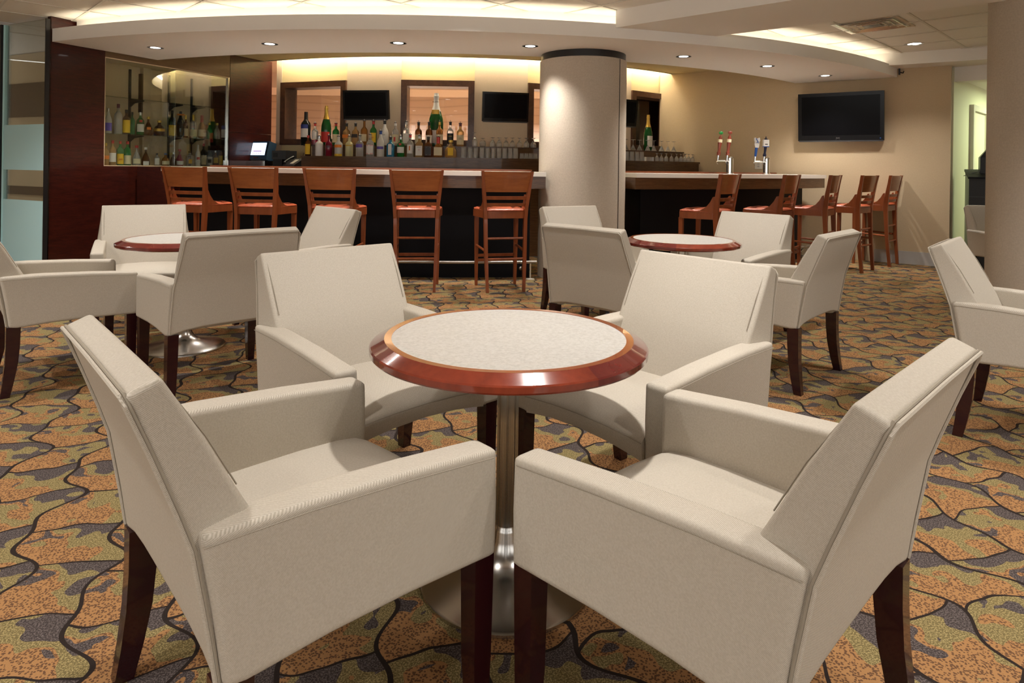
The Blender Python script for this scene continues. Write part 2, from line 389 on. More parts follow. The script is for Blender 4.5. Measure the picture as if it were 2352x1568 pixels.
# --- back wall: curved; window bays are straight chords with yellow paint above and below
WR = 5.33; WZ0, WZ1 = 1.468, 2.39
wins = [(phi_of(645.4, WR), phi_of(795, WR)), (phi_of(920, WR), phi_of(1088, WR)), (phi_of(1210, WR), phi_of(1210, WR) + 10.9), (phi_of(1448, WR), phi_of(1543.6, WR))]
WB = None
edges = [-27.2]
for w0, w1 in wins: edges += [w0, w1]
edges.append(46.5)
for k in range(0, len(edges), 2):
    o = arc_solid('wall_back' if WB is None else 'wall_panel', 'wall_panel', WR - .25, WR, 0, 2.95, edges[k], edges[k + 1], 8, WB)
    if WB is None: WB = struct(o)
def chord(a0, a1, r=WR):
    p, q = pol(r, a0), pol(r, a1); d = (q - p); L = d.length; d.normalize(); n = Vector((d.y, -d.x, 0)); return p, d, n, L
def window(k, a0, a1):
    p, d, n, L = chord(a0, a1)
    obox('wall_panel', 'wall_yellow', p, d, n, 0, L, -.25, -.004, WZ1, 2.95, WB)
    obox('wall_panel', 'wall_yellow', p, d, n, 0, L, -.25, -.004, 0, WZ0, WB)
    fw = .085
    W = struct(obox('window_%d' % k, 'frame_wood', p, d, n, 0, L, -.24, .035, WZ1 - fw, WZ1, bev=.004, seg=1))
    obox('window_frame', 'frame_wood', p, d, n, 0, L, -.24, .035, WZ0, WZ0 + fw, W, .004, 1)
    obox('window_frame', 'frame_wood', p, d, n, 0, fw, -.24, .035, WZ0 + fw, WZ1 - fw, W, .004, 1)
    obox('window_frame', 'frame_wood', p, d, n, L - fw, L, -.24, .035, WZ0 + fw, WZ1 - fw, W, .004, 1)
    obox('pane', 'pane', p, d, n, fw - .01, L - fw + .01, -.20, -.194, WZ0 + fw - .01, WZ1 - fw + .01, W)
for k, (a0, a1) in enumerate(wins): window(k + 1, a0, a1)
# --- the room seen through the bar windows
struct(obox('wall_far', 'wavy_wall', (-8, 17.2, 0), (1, 0, 0), (0, -1, 0), 0, 17, -.1, 0, 0, 3.1))
bm = bmesh.new(); box(bm, -9, 9, 9.25, 18, 3.02, 3.1); struct(finish(bm, 'ceiling_far', 'pink_wall'))
bm = bmesh.new(); box(bm, -8, 9, 13.2, 14.6, 2.72, 3.02); struct(finish(bm, 'trim_7', 'pink_wall'))
bm = bmesh.new(); box(bm, -6.6, -6.4, 9.6, 18, 0, 3.1); struct(finish(bm, 'wall_far_left', 'pink_wall'))
bm = bmesh.new(); box(bm, 6.4, 6.6, 11, 18, 0, 3.1); struct(finish(bm, 'wall_far_right', 'pink_wall'))
# --- corridor on the right
cd0 = Vector((5.66, 8.40, 0)); cdd = Vector((.722, .692, 0)).normalized(); cdn = Vector((cdd.y, -cdd.x, 0))
CW = struct(obox('wall_corridor', 'green_wall', cd0, cdd, cdn, -.02, 4.0, -.12, 0, 0, 2.6))
struct(obox('trim_8', 'soffit_paint', cd0, cdn, -cdd, -.05, 2.2, -.2, 0, 2.36, ZC))
struct(obox('ceiling_corridor', 'tile_white', cd0, cdd, cdn, .12, 4.2, -.1, 2.2, 2.42, 2.5))
struct(obox('wall_corridor_end', 'green_wall', cd0, cdd, cdn, 3.9, 4.0, 0, 2.4, 0, 2.6))
D1 = struct(obox('door_1', 'door_paint', cd0, cdd, cdn, .92, 1.72, -.01, .012, .01, 2.05))
for (x0, x1, z0, z1) in ((.84, .92, 0, 2.13), (1.72, 1.80, 0, 2.13), (.92, 1.72, 2.05, 2.13)):
    obox('door_frame', 'white_plate', cd0, cdd, cdn, x0, x1, -.01, .05, z0, z1, D1)
lamp_obj('AREA', 'corridor_light', cd0 + cdd * 1.6 + cdn * 1.0 + Vector((0, 0, 2.38)), 46, (.86, 1.0, .62), size=.6)
# --- enclosing walls that only bounce light
for nm, a_ in (('wall_side_right', (9, 9.1, -4.5, 9)), ('wall_side_left', (-9.1, -9, -4.5, 9))):
    bm = bmesh.new(); box(bm, a_[0], a_[1], a_[2], a_[3], 0, ZC); struct(finish(bm, nm, 'wall_beige'))
# --- unseen window front added behind the camera to let fill daylight in
WF = struct(finish((lambda bm: (box(bm, -9, 9, -4.6, -4.5, 0, .35), bm)[1])(bmesh.new()), 'wall_rear', 'wall_beige'))
WN5 = struct(finish((lambda bm: (box(bm, -9, 9, -4.6, -4.5, 2.62, 2.72), bm)[1])(bmesh.new()), 'window_5', 'alum'))
for k in range(9):
    bm = bmesh.new(); box(bm, -9 + k * 2.2, -8.93 + k * 2.2, -4.6, -4.5, .35, 2.62); finish(bm, 'fill_mullion', 'alum', WN5)
# --- glazed screen at the left edge and the wall behind it
g0 = Vector((-4.845, 6.80, 0)); gd = Vector((-.893, .45, 0)).normalized(); gn = Vector((-gd.y, gd.x, 0)) * 1
if gn.y > 0: gn = -gn
GS = empty('glass_screen', g0); tag(GS, 'clear glass screen with pale blue frosted bands left of the dark wood wall', 'glass screen')
def gs(name, mat, x0, x1, y0, y1, z0, z1):
    o = obox(name, mat, (0, 0, 0), gd, gn, x0, x1, y0, y1, z0, z1, GS); return o
gs('glass', 'pane_tint', .0, .79, -.006, .006, .02, 2.66)
gs('frosted_band', 'frosted', .0, .785, .006, .009, 1.085, 1.568)
gs('frosted_band', 'frosted', .0, .785, .006, .009, .08, .765)
gs('post', 'black_plastic', .80, .90, -.04, .04, 0, 2.66)
gs('post', 'black_plastic', -.012, .0, -.02, .02, 0, 2.66)
gs('edge_strip', 'frosted', .792, .797, -.02, .02, 0, 2.66)
gs('glass', 'pane_tint', .90, 2.6, -.006, .006, .02, 2.66)
b0 = g0 - gn * 1.3
plain('band_brown', (.055, .028, .017), .8, spec=.1)
BWL = struct(obox('wall_screen_back', 'wall_beige', b0, gd, gn, .37, 3.5, -.1, 0, 0, ZC))
obox('wall_panel', 'band_brown', b0, gd, gn, .37, 3.5, 0, .02, 1.80, 2.28, BWL)
obox('wall_panel', 'band_brown', b0, gd, gn, .37, 3.5, 0, .02, .70, .82, BWL)

# ================================================================== COLUMNS
def column(name, x, y, r, z1, seam_deg, label, ring=True):
    c = empty(name, (x, y, 0)); tag(c, label, 'column')
    bm = bmesh.new(); lathe(bm, [(r, .0), (r, z1 - .075 if ring else z1)], 64); finish(bm, 'shaft', 'column_skin', c, True, True)
    if ring:
        bm = bmesh.new(); lathe(bm, [(r - .022, z1 - .08), (r - .012, z1 - .07), (r - .012, z1)], 64); finish(bm, 'top_ring', 'black_plastic', c, True, True)
    a = R(seam_deg); bm = bmesh.new(); box(bm, -.004, .004, -.003, .0015, 0.0, z1 - .08)
    o = finish(bm, 'joint_strip', 'black_plastic', c); o.location = (r * math.sin(a), -r * math.cos(a), 0); o.rotation_euler.z = a
    return c
column('round_column', .775, 7.27, .478, ZS, 48, 'round fabric covered column with a black top ring between the two bar sections')
column('round_column', 4.275, 5.10, .475, ZC, 150, 'large round column at the right edge, cropped by the picture', False)

# ================================================================== LAMPS
def downlight(x, y, z, label, power, group, spread=110, rad=.062, col=NEUT):
    d = empty('recessed_downlight', (x, y, z)); tag(d, label, 'downlight', group)
    bm = bmesh.new(); lathe(bm, [(rad + .020, -.004), (rad + .020, .0), (rad * .82, .0), (rad * .82, -.002)], 28)
    bm.faces.ensure_lookup_table()
    for f in [f for f in bm.faces if len(f.verts) > 6]: bm.faces.remove(f)
    finish(bm, 'trim', 'trim_ring', d)
    bm = bmesh.new(); lathe(bm, [(0, -.0022), (rad * .82, -.0022), (rad * .82, -.0008), (0, -.0008)], 24); finish(bm, 'lens', 'lamp_lens', d)
    l = lamp_obj('SPOT', 'bulb', (0, 0, -.012), power, col, d, spot_size=R(spread), spot_blend=.9, shadow_soft_size=.05)
    return d
names_ = ('leftmost downlight in the curved soffit, nearest the wood wall', 'second downlight from the left in the curved soffit', 'third downlight from the left in the curved soffit', 'downlight in the curved soffit just left of the column', 'downlight in the curved soffit just right of the column', 'second downlight right of the column in the soffit', 'rightmost downlight in the curved soffit, above the television wall')
for (x, y), l in zip(((-3.89, 7.11), (-2.53, 6.79), (-1.17, 6.64), (.17, 6.71), (1.87, 7.20), (3.02, 7.79), (4.05, 8.5)), names_): downlight(x, y, ZS, l, P_SOFF, 'downlights in the curved soffit', 112)
downlight(4.70, 7.68, ZC - .003, 'single large downlight in the tiled ceiling on the right', P_DOWN * .7, None, rad=.085)
k = 0
for (x, y, f) in ((.34, 2.25, 1.0), (-2.15, 4.30, 1.0), (1.25, 4.55, 1.0), (3.3, 3.1, 1.0), (2.9, 5.8, 1.1), (-3.5, 2.3, 1.0), (2.75, 1.0, .9), (-2.6, .6, .8), (-.4, 5.6, .8),
               (-1.45, .75, .55), (1.55, .45, .55), (-1.7, -1.0, .5), (1.5, -1.1, .5), (4.6, -.6, .5), (-4.6, -.6, .5), (0, -3.2, .5), (-3.4, -3.0, .5), (3.4, -3.0, .5), (-4.7, 4.9, 1.3), (5.4, 3.4, .8), (-6.3, 7.6, .6)):  # these flanking, rear and screen-side lamps are unseen, added as fill
    downlight(x, y, ZC + .011, 'unseen ceiling downlight outside the picture, from a set partly added as fill', P_DOWN * f, 'ceiling downlights above the seating', 125)
for (x, y) in ((-2.5, 12.3), (-.3, 12.3), (1.6, 12.6), (-3.2, 15.6), (0.2, 15.6), (2.6, 15.8), (4.4, 13.2)):  # the last one is added to brighten the view through the right window
    downlight(x, y, 3.02, 'round downlight on the pink ceiling seen through the bar windows', 1250, 'downlights in the room behind the bar windows', 140, .09, (1, .87, .81))

# ================================================================== LOUNGE CHAIRS
def make_chair():
    c = empty('lounge_armchair')
    # backrest
    cols = [-1, -.75, -.5, -.25, 0, .25, .5, .75, 1]
    rows = [(.315, -.243, .345, .25, -.09, .345), (.315, -.258, .45, .258, -.115, .45), (.311, -.281, .58, .276, -.168, .58), (.303, -.303, .645, .281, -.204, .645), (.292, -.338, .74, .284, -.256, .742), (.282, -.374, .838, .286, -.324, .858)]
    bm = bmesh.new(); fr = []; re = []
    for j, (rh, ry, rz, fh, fy, fz) in enumerate(rows):
        fr.append([bm.verts.new((s * fh, fy + (.012 * (1 - s * s) if 0 < j < 5 else 0), fz + (.028 * (1 - s * s) if j == 0 else 0))) for s in cols])
        re.append([bm.verts.new((s * rh, ry, rz + (.026 * (1 - s ** 4) if j == 0 else 0))) for s in cols])
    for j in range(5):
        for i in range(8):
            bm.faces.new((fr[j][i + 1], fr[j][i], fr[j + 1][i], fr[j + 1][i + 1])); bm.faces.new((re[j][i], re[j][i + 1], re[j + 1][i + 1], re[j + 1][i]))
        for i in (0, 8): bm.faces.new((fr[j][i], re[j][i], re[j + 1][i], fr[j + 1][i]))
    for i in range(8):
        bm.faces.new((fr[5][i], fr[5][i + 1], re[5][i + 1], re[5][i])); bm.faces.new((fr[0][i + 1], fr[0][i], re[0][i], re[0][i + 1]))
    bmesh.ops.recalc_face_normals(bm, faces=bm.faces); bevel_all(bm, .011, 3, 35)
    B = finish(bm, 'backrest', 'chair_fabric', c, True, True)
    bm = bmesh.new()
    half = [(.313, -.2455, .355), (.313, -.2585, .44)] + [(rh - .002, ry - .002, rz) for rh, ry, rz, _, _, _ in rows[2:5]] + [(.284, -.3725, .822)]
    path = [(-x, y, z) for x, y, z in half] + [(-.272, -.378, .836), (0, -.378, .838), (.272, -.378, .836)] + half[::-1]
    tube(bm, path, .0038, 6); finish(bm, 'piping', 'chair_fabric', B, True)
    bm = bmesh.new(); tube(bm, [(x * .999 + (.0012 if x > 0 else -.0012), y + .006, z + (.003 if z > .83 else 0)) for x, y, z in path], .0028, 6); finish(bm, 'welt_groove', 'seam', B, True)
    for s in (-1, 1):
        bm = bmesh.new(); tube(bm, [(s * (fh - .017), fy + .0042, fz - (.012 if j == 5 else 0)) for j, (_, _, _, fh, fy, fz) in enumerate(rows) if j > 2], .0014, 4); finish(bm, 'seam', 'seam', B)
    # arms
    for s in (-1, 1):
        prof = [(-.236, .346), (-.254, .48), (-.276, .606), (-.10, .604), (.12, .593), (.338, .576), (.341, .46), (.338, .343), (.285, .345), (.12, .351), (-.05, .350), (-.20, .341)]
        bm = bmesh.new(); loft(bm, [[(s * x, y, z) for y, z in prof] for x in (.247, .286, .325)])
        bmesh.ops.recalc_face_normals(bm, faces=bm.faces); bevel_all(bm, .016, 3, 50)
        A = finish(bm, 'armrest', 'chair_fabric', c, True, True)
        bm = bmesh.new(); tube(bm, [(s * .3255, -.27, .588), (s * .3255, -.10, .587), (s * .3255, .12, .576), (s * .3255, .325, .560)], .0013, 4); finish(bm, 'seam', 'seam', A)
    # seat
    xs = [-.247, -.2, -.12, 0, .12, .2, .247]; secs = []
    for x in xs:
        f = 1 - (x / .25) ** 2
        secs.append([(x, y, z) for y, z in ((-.16, .425 + .012 * f), (.0, .432 + .016 * f), (.14, .436 + .018 * f), (.25, .434 + .016 * f), (.305, .427 + .014 * f), (.338, .412 + .014 * f), (.348, .398 + .014 * f), (.347, .37 + .014 * f), (.342, .345 + .024 * f), (.20, .345 + .024 * f), (-.16, .345))])
    bm = bmesh.new(); loft(bm, secs); S = finish(bm, 'seat', 'chair_fabric', c, True, True)
    bm = bmesh.new(); tube(bm, [(x, .3505, .402 + .014 * (1 - (x / .25) ** 2)) for x in xs], .0014, 4); finish(bm, 'seam', 'seam', S)
    for s in (-1, 1):
        bm = bmesh.new(); rects(bm, [(s * .292, .310, .35, .052, .052), (s * .292, .310, .12, .046, .046), (s * .293, .312, 0, .036, .036)]); bevel_all(bm, .004, 1, 60); finish(bm, 'leg', 'mahogany', c)
        bm = bmesh.new(); rects(bm, [(s * .296, -.216, .35, .050, .060), (s * .297, -.217, .26, .048, .058), (s * .300, -.222, .17, .046, .054), (s * .305, -.234, .08, .042, .047), (s * .311, -.248, 0, .036, .040)]); bevel_all(bm, .004, 1, 60); finish(bm, 'leg', 'mahogany', c)
    return c
CH = [(-.490, 1.445, 48.0, 'cream armchair in the left foreground, its back at left, facing the near table'),
      (.478, 1.380, -44.3, 'cream armchair in the right foreground seen from behind, facing the near table'),
      (-.503, 2.394, 137.3, 'cream armchair behind the near table on its left, facing the camera'),
      (.482, 2.297, 228.8, 'cream armchair behind the near table on its right, facing the camera'),
      (.645, 4.034, 43.1, 'cream armchair seen from behind, left of the far right table, near the column'),
      (.673, 5.437, 149.9, 'cream armchair farthest back at the far right table, right against the column'),
      (1.667, 4.92, 227.9, 'cream armchair behind the far right table, in front of the right-hand bar stools'),
      (1.579, 3.88, -46.0, 'cream armchair right of the far right table, curved rear legs in full view'),
      (-2.688, 4.812, 150.0, 'cream armchair at the far left table in front of the dark wood wall'),
      (-1.582, 3.558, -42.9, 'cream armchair seen from behind in front of the far left table, hiding its right half'),
      (-1.593, 4.851, 223.3, 'brightly lit cream armchair right of the far left table, below the bar stools'),
      (-2.547, 3.673, 48.1, 'cream armchair at the left edge of the picture, cut off, side arm towards the camera'),
      (2.436, 3.042, 132.1, 'cream armchair at the right edge of the picture in front of the large column'),
      (5.06, 6.54, 180.0, 'far cream armchair half hidden behind the large right column, beside the black cabinet')]
proto = make_chair()
for i, (x, y, th, lab) in enumerate(CH):
    o = proto if i == 0 else copy_tree(proto)
    o.location = (x, y, 0); o.rotation_euler = (0, 0, -R(th)); tag(o, lab, 'armchair', 'cream lounge armchairs')

# ================================================================== ROUND TABLES
def make_table(rz):
    t = empty('round_table'); zt = .704
    bm = bmesh.new(); lathe(bm, [(0, zt - .03), (.336, zt - .03), (.336, zt), (0, zt)], 96); finish(bm, 'tabletop', 'table_white', t)
    for k in range(4):
        a0 = rz + k * 90; mat = 'rim_red' if k % 2 == 0 else 'rim_dark'
        def ring(prof, nm, mt, par):
            bm = bmesh.new(); loft(bm, [[(r * math.sin(R(a0 + 90 * i / 24)), -r * math.cos(R(a0 + 90 * i / 24)), z) for r, z in prof] for i in range(25)]); return finish(bm, nm, mt, par, False)
        rm = ring([(.356, zt + .0012), (.360, zt - .001), (.393, zt - .0165), (.397, zt - .020), (.397, zt - .034), (.393, zt - .039), (.372, zt - .045), (.337, zt - .045), (.337, zt - .004)], 'rim_segment', mat, t)
        for p in rm.data.polygons: p.use_smooth = True
        rm.data.set_sharp_from_angle(angle=R(14))
        ring([(.336, zt + .0015), (.356, zt + .0015), (.356, zt - .008), (.336, zt - .008)], 'rim_inlay', 'rim_flat', rm)
    bm = bmesh.new(); lathe(bm, [(.031, .155), (.031, zt - .035)], 32); finish(bm, 'pole', 'steel', t, True, True)
    bm = bmesh.new(); lathe(bm, [(.12, zt - .047), (.12, zt - .038), (.031, zt - .038)], 32); finish(bm, 'top_plate', 'black_plastic', t)
    bm = bmesh.new(); lathe(bm, [(.0, .160), (.031, .160), (.033, .152), (.037, .145), (.041, .12), (.050, .092), (.068, .066), (.100, .046), (.150, .031), (.200, .021), (.238, .013), (.247, .008), (.248, .0), (0, 0)], 64); finish(bm, 'base', 'steel', t, True, True)
    return t
m, tt, bb_ = nt('table_white'); setp(bb_, (.7, .67, .62), .38, spec=.4)
n_ = noise(tt, coords(tt, 'Object', (1, 1, 1)), 90, 4, .7); tt.links.new(ramp(tt, n_, ((.35, (.43, .415, .385)), (.6, (.54, .525, .495)))), bb_.inputs['Base Color']); MATS['table_white'] = m
for i, (x, y, rz, lab) in enumerate(((-.002, 1.90, -57, 'near round table with white top and red wood rim, centre of the picture'), (1.195, 4.575, -20, 'far right round table with white top and wood rim in front of the bar'), (-2.10, 4.225, 30, 'far left round table half hidden behind the back of an armchair'))):
    t = make_table(rz); t.location = (x, y, 0); tag(t, lab, 'table', 'round pedestal tables')

# ================================================================== BAR STOOLS
def make_stool():
    s_ = empty('bar_stool'); HT = 1.148
    def post(z):                           # centre line of a rear leg / back post
        pts = [(0, .178, .0), (.35, .190, .030), (.69, .196, .045), (.80, .203, .040), (.95, .220, .018), (HT, .243, -.019)]
        for (z0, x0, y0), (z1, x1, y1) in zip(pts, pts[1:]):
            if z <= z1: f = (z - z0) / (z1 - z0); return x0 + (x1 - x0) * f, y0 + (y1 - y0) * f
    for s in (-1, 1):
        bm = bmesh.new(); rows = []
        for z in (0, .12, .25, .35, .5, .60, .69, .76, .80, .87, .95, 1.05, HT):
            x, y = post(z); wd = .026 if z < .2 else .032; dp = .036 + .012 * math.exp(-((z - .72) / .25) ** 2)
            rows.append((s * x, y, z, wd if z < 1.0 else .024, dp if z < 1.0 else .034))
        rects(bm, rows); bevel_all(bm, .004, 1, 60); finish(bm, 'leg', 'cherry', s_)
        bm = bmesh.new(); rects(bm, [(s * .205, .405, .705, .040, .040), (s * .203, .408, .35, .034, .036), (s * .200, .412, 0, .026, .028)]); bevel_all(bm, .004, 1, 60); finish(bm, 'leg', 'cherry', s_)
        pf = [(.055, .755), (.30, .755), (.27, .768), (.20, .785), (.14, .82), (.10, .87), (.075, .92), (.058, .925)]
        bm = bmesh.new(); xw = lambda y: .208 + .02 * (y - .05) / .25
        loft(bm, [[(s * (xw(y) - d), y, z) for y, z in pf] for d in (0, .02)]); finish(bm, 'side_bracket', 'cherry', s_)
        bm = bmesh.new(); tube(bm, [(s * .190, .03, .385), (s * .203, .41, .405)], .012, 8); finish(bm, 'stretcher', 'cherry', s_, True)
    def curved(nm, z0, z1, x0, x1, mat, th=.016, bow=.028):
        bm = bmesh.new(); secs = []
        for i in range(13):
            f = -1 + 2 * i / 12; b_ = -bow * (1 - f * f); pts = []
            xa, ya = post(z0); xb, yb = post(z1)
            secs.append([(f * (xa - x0), ya + b_ - th / 2, z0), (f * (xa - x0), ya + b_ + th / 2, z0), (f * (xb - x1), yb + b_ + th / 2, z1), (f * (xb - x1), yb + b_ - th / 2, z1)])
        loft(bm, secs); return finish(bm, nm, mat, s_, False)
    curved('back_panel', .950, HT - .004, .008, .008, 'cherry_panel')
    curved('slat', .877, .911, .008, .008, 'cherry', .014); curved('slat', .812, .844, .008, .008, 'cherry', .014)
    for z in (.507, .312):
        x, y = post(z); bm = bmesh.new(); tube(bm, [(-x, y, z), (x, y, z)], .011, 8); finish(bm, 'stretcher', 'cherry', s_, True)
    for z in (.252, .300):
        bm = bmesh.new(); box(bm, -.203, .203, .400, .420, z - .014, z + .014); bevel_all(bm, .004, 1); finish(bm, 'stretcher', 'cherry', s_)
    def outline(g, n=8):
        pts = []
        for (cx, cy, r, a0) in ((.205, .385, .05, 0), (-.205, .385, .05, 90), (-.150, .09, .075, 180), (.150, .09, .075, 270)):
            for i in range(n + 1):
                a = R(a0 + 90 * i / n); pts.append((cx + (r + g) * math.cos(a), cy + (r + g) * math.sin(a)))
        return pts
    bm = bmesh.new(); prism(bm, outline(-.012), .698, .765); bevel_all(bm, .006, 2, 60); finish(bm, 'seat_frame', 'cherry', s_)
    bm = bmesh.new(); loft(bm, [[(x, y, z) for x, y in outline(g)] for g, z in ((-.022, .765), (-.014, .773), (-.020, .782), (-.05, .791), (-.10, .796), (-.145, .797))]); finish(bm, 'seat_cushion', 'seat_vinyl', s_, True)
    return s_
m, tt, bb_ = nt('seat_vinyl2'); setp(bb_, (.46, .10, .04), .36, spec=.5)
vo = N(tt, 'ShaderNodeTexVoronoi', i_Scale=40); tt.links.new(coords(tt, 'Object'), vo.inputs['Vector']); bump(tt, bb_, vo.outputs['Distance'], .4, .003)
tt.links.new(ramp(tt, vo.outputs['Distance'], ((.0, (.52, .125, .05)), (.6, (.40, .085, .035)))), bb_.inputs['Base Color']); MATS['seat_vinyl'] = m
ST = [(425, 8.38, None, 'cherry wood bar stool nearest the dark wood wall, leftmost of all'), (583, 8.38, None, 'second cherry wood bar stool from the left, below the touch-screen till'), (758, 8.38, None, 'middle one of the five bar stools left of the column, third from the left'),
      (957, 8.38, -5.7, 'fourth bar stool from the left, second to the left of the column'), (1165, 8.38, -15, 'bar stool next to the round column on its left side, all four legs in view'),
      (1674, 8.63, -50, 'first bar stool right of the column, side view below the beer taps'), (1816, 8.63, -50, 'second bar stool right of the column, seen from the side'), (1916, 8.63, -52, 'third bar stool right of the column, its back seen edge-on'),
      (1995, 8.60, -42.5, 'fourth bar stool right of the column, second from the television wall'), (2055, 8.60, -45.6, 'rightmost bar stool, standing next to the television wall')]
sp = make_stool()
for i, (u, r, th, lab) in enumerate(ST):
    P, ph = on_cyl(u, 400, r); o = sp if i == 0 else copy_tree(sp)
    th = -ph if th is None else th
    o.location = (P.x, P.y, 0); o.rotation_euler.z = -R(th); tag(o, lab, 'bar stool', 'cherry bar stools along the counter')

# ================================================================== THE BAR
BZ = 1.138
def bar(a0, a1, b0_, b1_, label, cut=0):
    B = empty('bar_counter', (0, 0, 0)); tag(B, label, 'bar counter', 'bar counter sections')
    arc_solid('countertop', 'white_stone', 7.10, 7.79, BZ - .046, BZ, a0, a1, 40, B)
    arc_solid('front_fascia', 'bar_wood', 7.735, 7.765, BZ - .175, BZ - .046, a0, a1, 40, B)
    arc_solid('under_panel', 'bar_wood', 7.50, 7.735, BZ - .075, BZ - .046, a0, a1, 40, B)
    arc_solid('end_fascia', 'bar_wood', 7.20, 7.735, BZ - .175, BZ - .075, a0, a0 + .25, 2, B)
    arc_solid('end_fascia', 'bar_wood', 7.20, 7.735, BZ - .175, BZ - .075, a1 - .25, a1, 2, B)
    arc_solid('front_panel', 'black_panel', 7.20, 7.555, 0, BZ - .075, b0_, b1_, 40, B)
    arc_solid('inner_rail', 'lip_wood', 7.04, 7.10, BZ - .05, BZ + .022, a0, a1, 40, B)
    return B
pA = phi_of(372, 7.78); pB = phi_of(1255, 7.78); pC = phi_of(1462, 7.78); pD = 43.6
bar(pA, pB, pA + .2, pB - .9, 'left bar section with white stone top and black front behind five stools')
RB = bar(pC, pD, pC + 1.4, pD - 1.6, 'right bar section with white stone top carrying the beer towers')
o = arc_solid('bar_gate', 'wall_wood', 7.55, 7.60, .02, BZ - .01, -25.7, pA - .1, 4); tag(o, 'dark wood gate panel between the wood wall and the bar end', 'gate')
# foot rail
FRr = 7.70
def foot_rail(a0, a1, label):
    f = empty('foot_rail', (0, 0, 0)); tag(f, label, 'foot rail', 'metal foot rails of the bar')
    bm = bmesh.new(); tube(bm, [pol(FRr, a0 + (a1 - a0) * i / 24, .185) for i in range(25)], .017, 10); finish(bm, 'rail', 'brushed', f, True)
    for aa in (a0 + .3, (a0 + a1) / 2 - .6, a1 - 1.1):
        p = pol(FRr, aa, .185); q = pol(7.555, aa, .10)
        bm = bmesh.new(); tube(bm, [pol(FRr, aa - .22, .185), pol(FRr, aa + .22, .185)], .021, 10); finish(bm, 'joint_sleeve', 'steel', f, True)
        bm = bmesh.new(); tube(bm, [p, p.lerp(q, .5) + Vector((0, 0, -.05)), q], .008, 8); finish(bm, 'bracket', 'steel', f, True)
        bm = bmesh.new(); bmesh.ops.create_uvsphere(bm, u_segments=12, v_segments=8, radius=.026, matrix=Matrix.Translation(pol(7.57, aa, .10))); finish(bm, 'bracket_cap', 'steel', f, True)
    p = pol(FRr, a1 - .5)
    bm = bmesh.new(); lathe(bm, [(.045, 0), (.045, .008), (.007, .012), (.007, .18)], 16, p.x, p.y); finish(bm, 'floor_post', 'white_plate', f, True)
foot_rail(pA + .5, phi_of(1236, 7.7), 'straight metal foot rail along the left bar front')
foot_rail(pC + 2.5, pD - 2.2, 'metal foot rail along the right bar front behind the stools')

# ---------------- back bar with tiers
bbA = -17.07; bbB = 43.84
def back_bar(a0, a1):
    B = empty('back_bar'); tag(B, 'dark wood back bar with two display steps along the curved wall', 'back bar')
    arc_solid('cabinet', 'bar_wood', 5.45, 5.95, 0, 1.275, a0, a1, 60, B)
    arc_solid('lower_shelf', 'bar_wood', 5.45, 5.97, 1.275, 1.300, a0, a1, 60, B)
    arc_solid('display_step', 'bar_wood', 5.40, 5.70, 1.300, 1.440, a0, 43.0, 60, B)
    arc_solid('upper_shelf', 'frame_wood', 5.36, 5.72, 1.440, 1.456, a0 - 1.3, 43.0, 60, B)
back_bar(bbA, bbB)
SC_ = empty('till_counter'); tag(SC_, 'low dark counter under the till beside the back bar', 'counter')
arc_solid('cabinet', 'bar_wood', 5.45, 6.0, 0, 1.125, -26.3, bbA - .15, 10, SC_); arc_solid('worktop', 'frame_wood', 5.42, 6.03, 1.125, 1.15, -26.3, bbA - .15, 10, SC_)

# ================================================================== DISPLAY CASE in the wood wall
DC = empty('display_case', lw(.588, 1.135)); tag(DC, 'glazed liquor display case recessed into the dark wood wall', 'display case')
def dc(name, mat, x0, x1, y0, y1, z0, z1, par=None):
    return obox(name, mat, (0, 0, 0), LWD, LWN, x0, x1, y0, y1, z0, z1, par or DC)
CL, CHh, CD = 1.788, 1.233, .34
dc('back_panel', 'case_back', 0, CL, -CD - .02, -CD, 0, CHh)
dc('bottom_panel', 'case_back', 0, CL, -CD, -.002, 0, .008); dc('top_panel', 'case_back', 0, CL, -CD, -.002, CHh - .01, CHh)
dc('side_panel', 'case_back', 0, .008, -CD, -.002, .008, CHh - .01); dc('side_panel', 'wall_wood', CL - .008, CL, -CD, -.002, .008, CHh - .01)
for z in (.370, .795): dc('glass_shelf', 'shelf_glass', .012, CL - .012, -CD + .02, -.05, z, z + .008)
for x in (.55, 1.10, 1.45):
    st = dc('shelf_standard', 'black_plastic', x - .012, x + .012, -CD, -CD + .02, .05, CHh - .05)
    for z in (.370, .795):
        bm = bmesh.new(); loft(bm, [[Vector((0, 0, 0)) + LWD * (x + d) + LWN * y + Vector((0, 0, zz)) for y, zz in ((-CD + .02, z - .001), (-.08, z - .001), (-.08, z - .012), (-CD + .10, z - .03), (-CD + .02, z - .08))] for d in (-.006, .006)]); finish(bm, 'shelf_bracket', 'black_plastic', st)
dc('sliding_door', 'pane_tint', .006, .93, -.012, -.006, .010, CHh - .012); dc('sliding_door', 'pane_tint', .87, CL - .006, -.024, -.018, .010, CHh - .012)
dc('edge_strip', 'alum', CL - .022, CL - .010, -.03, 0, .01, CHh - .01)

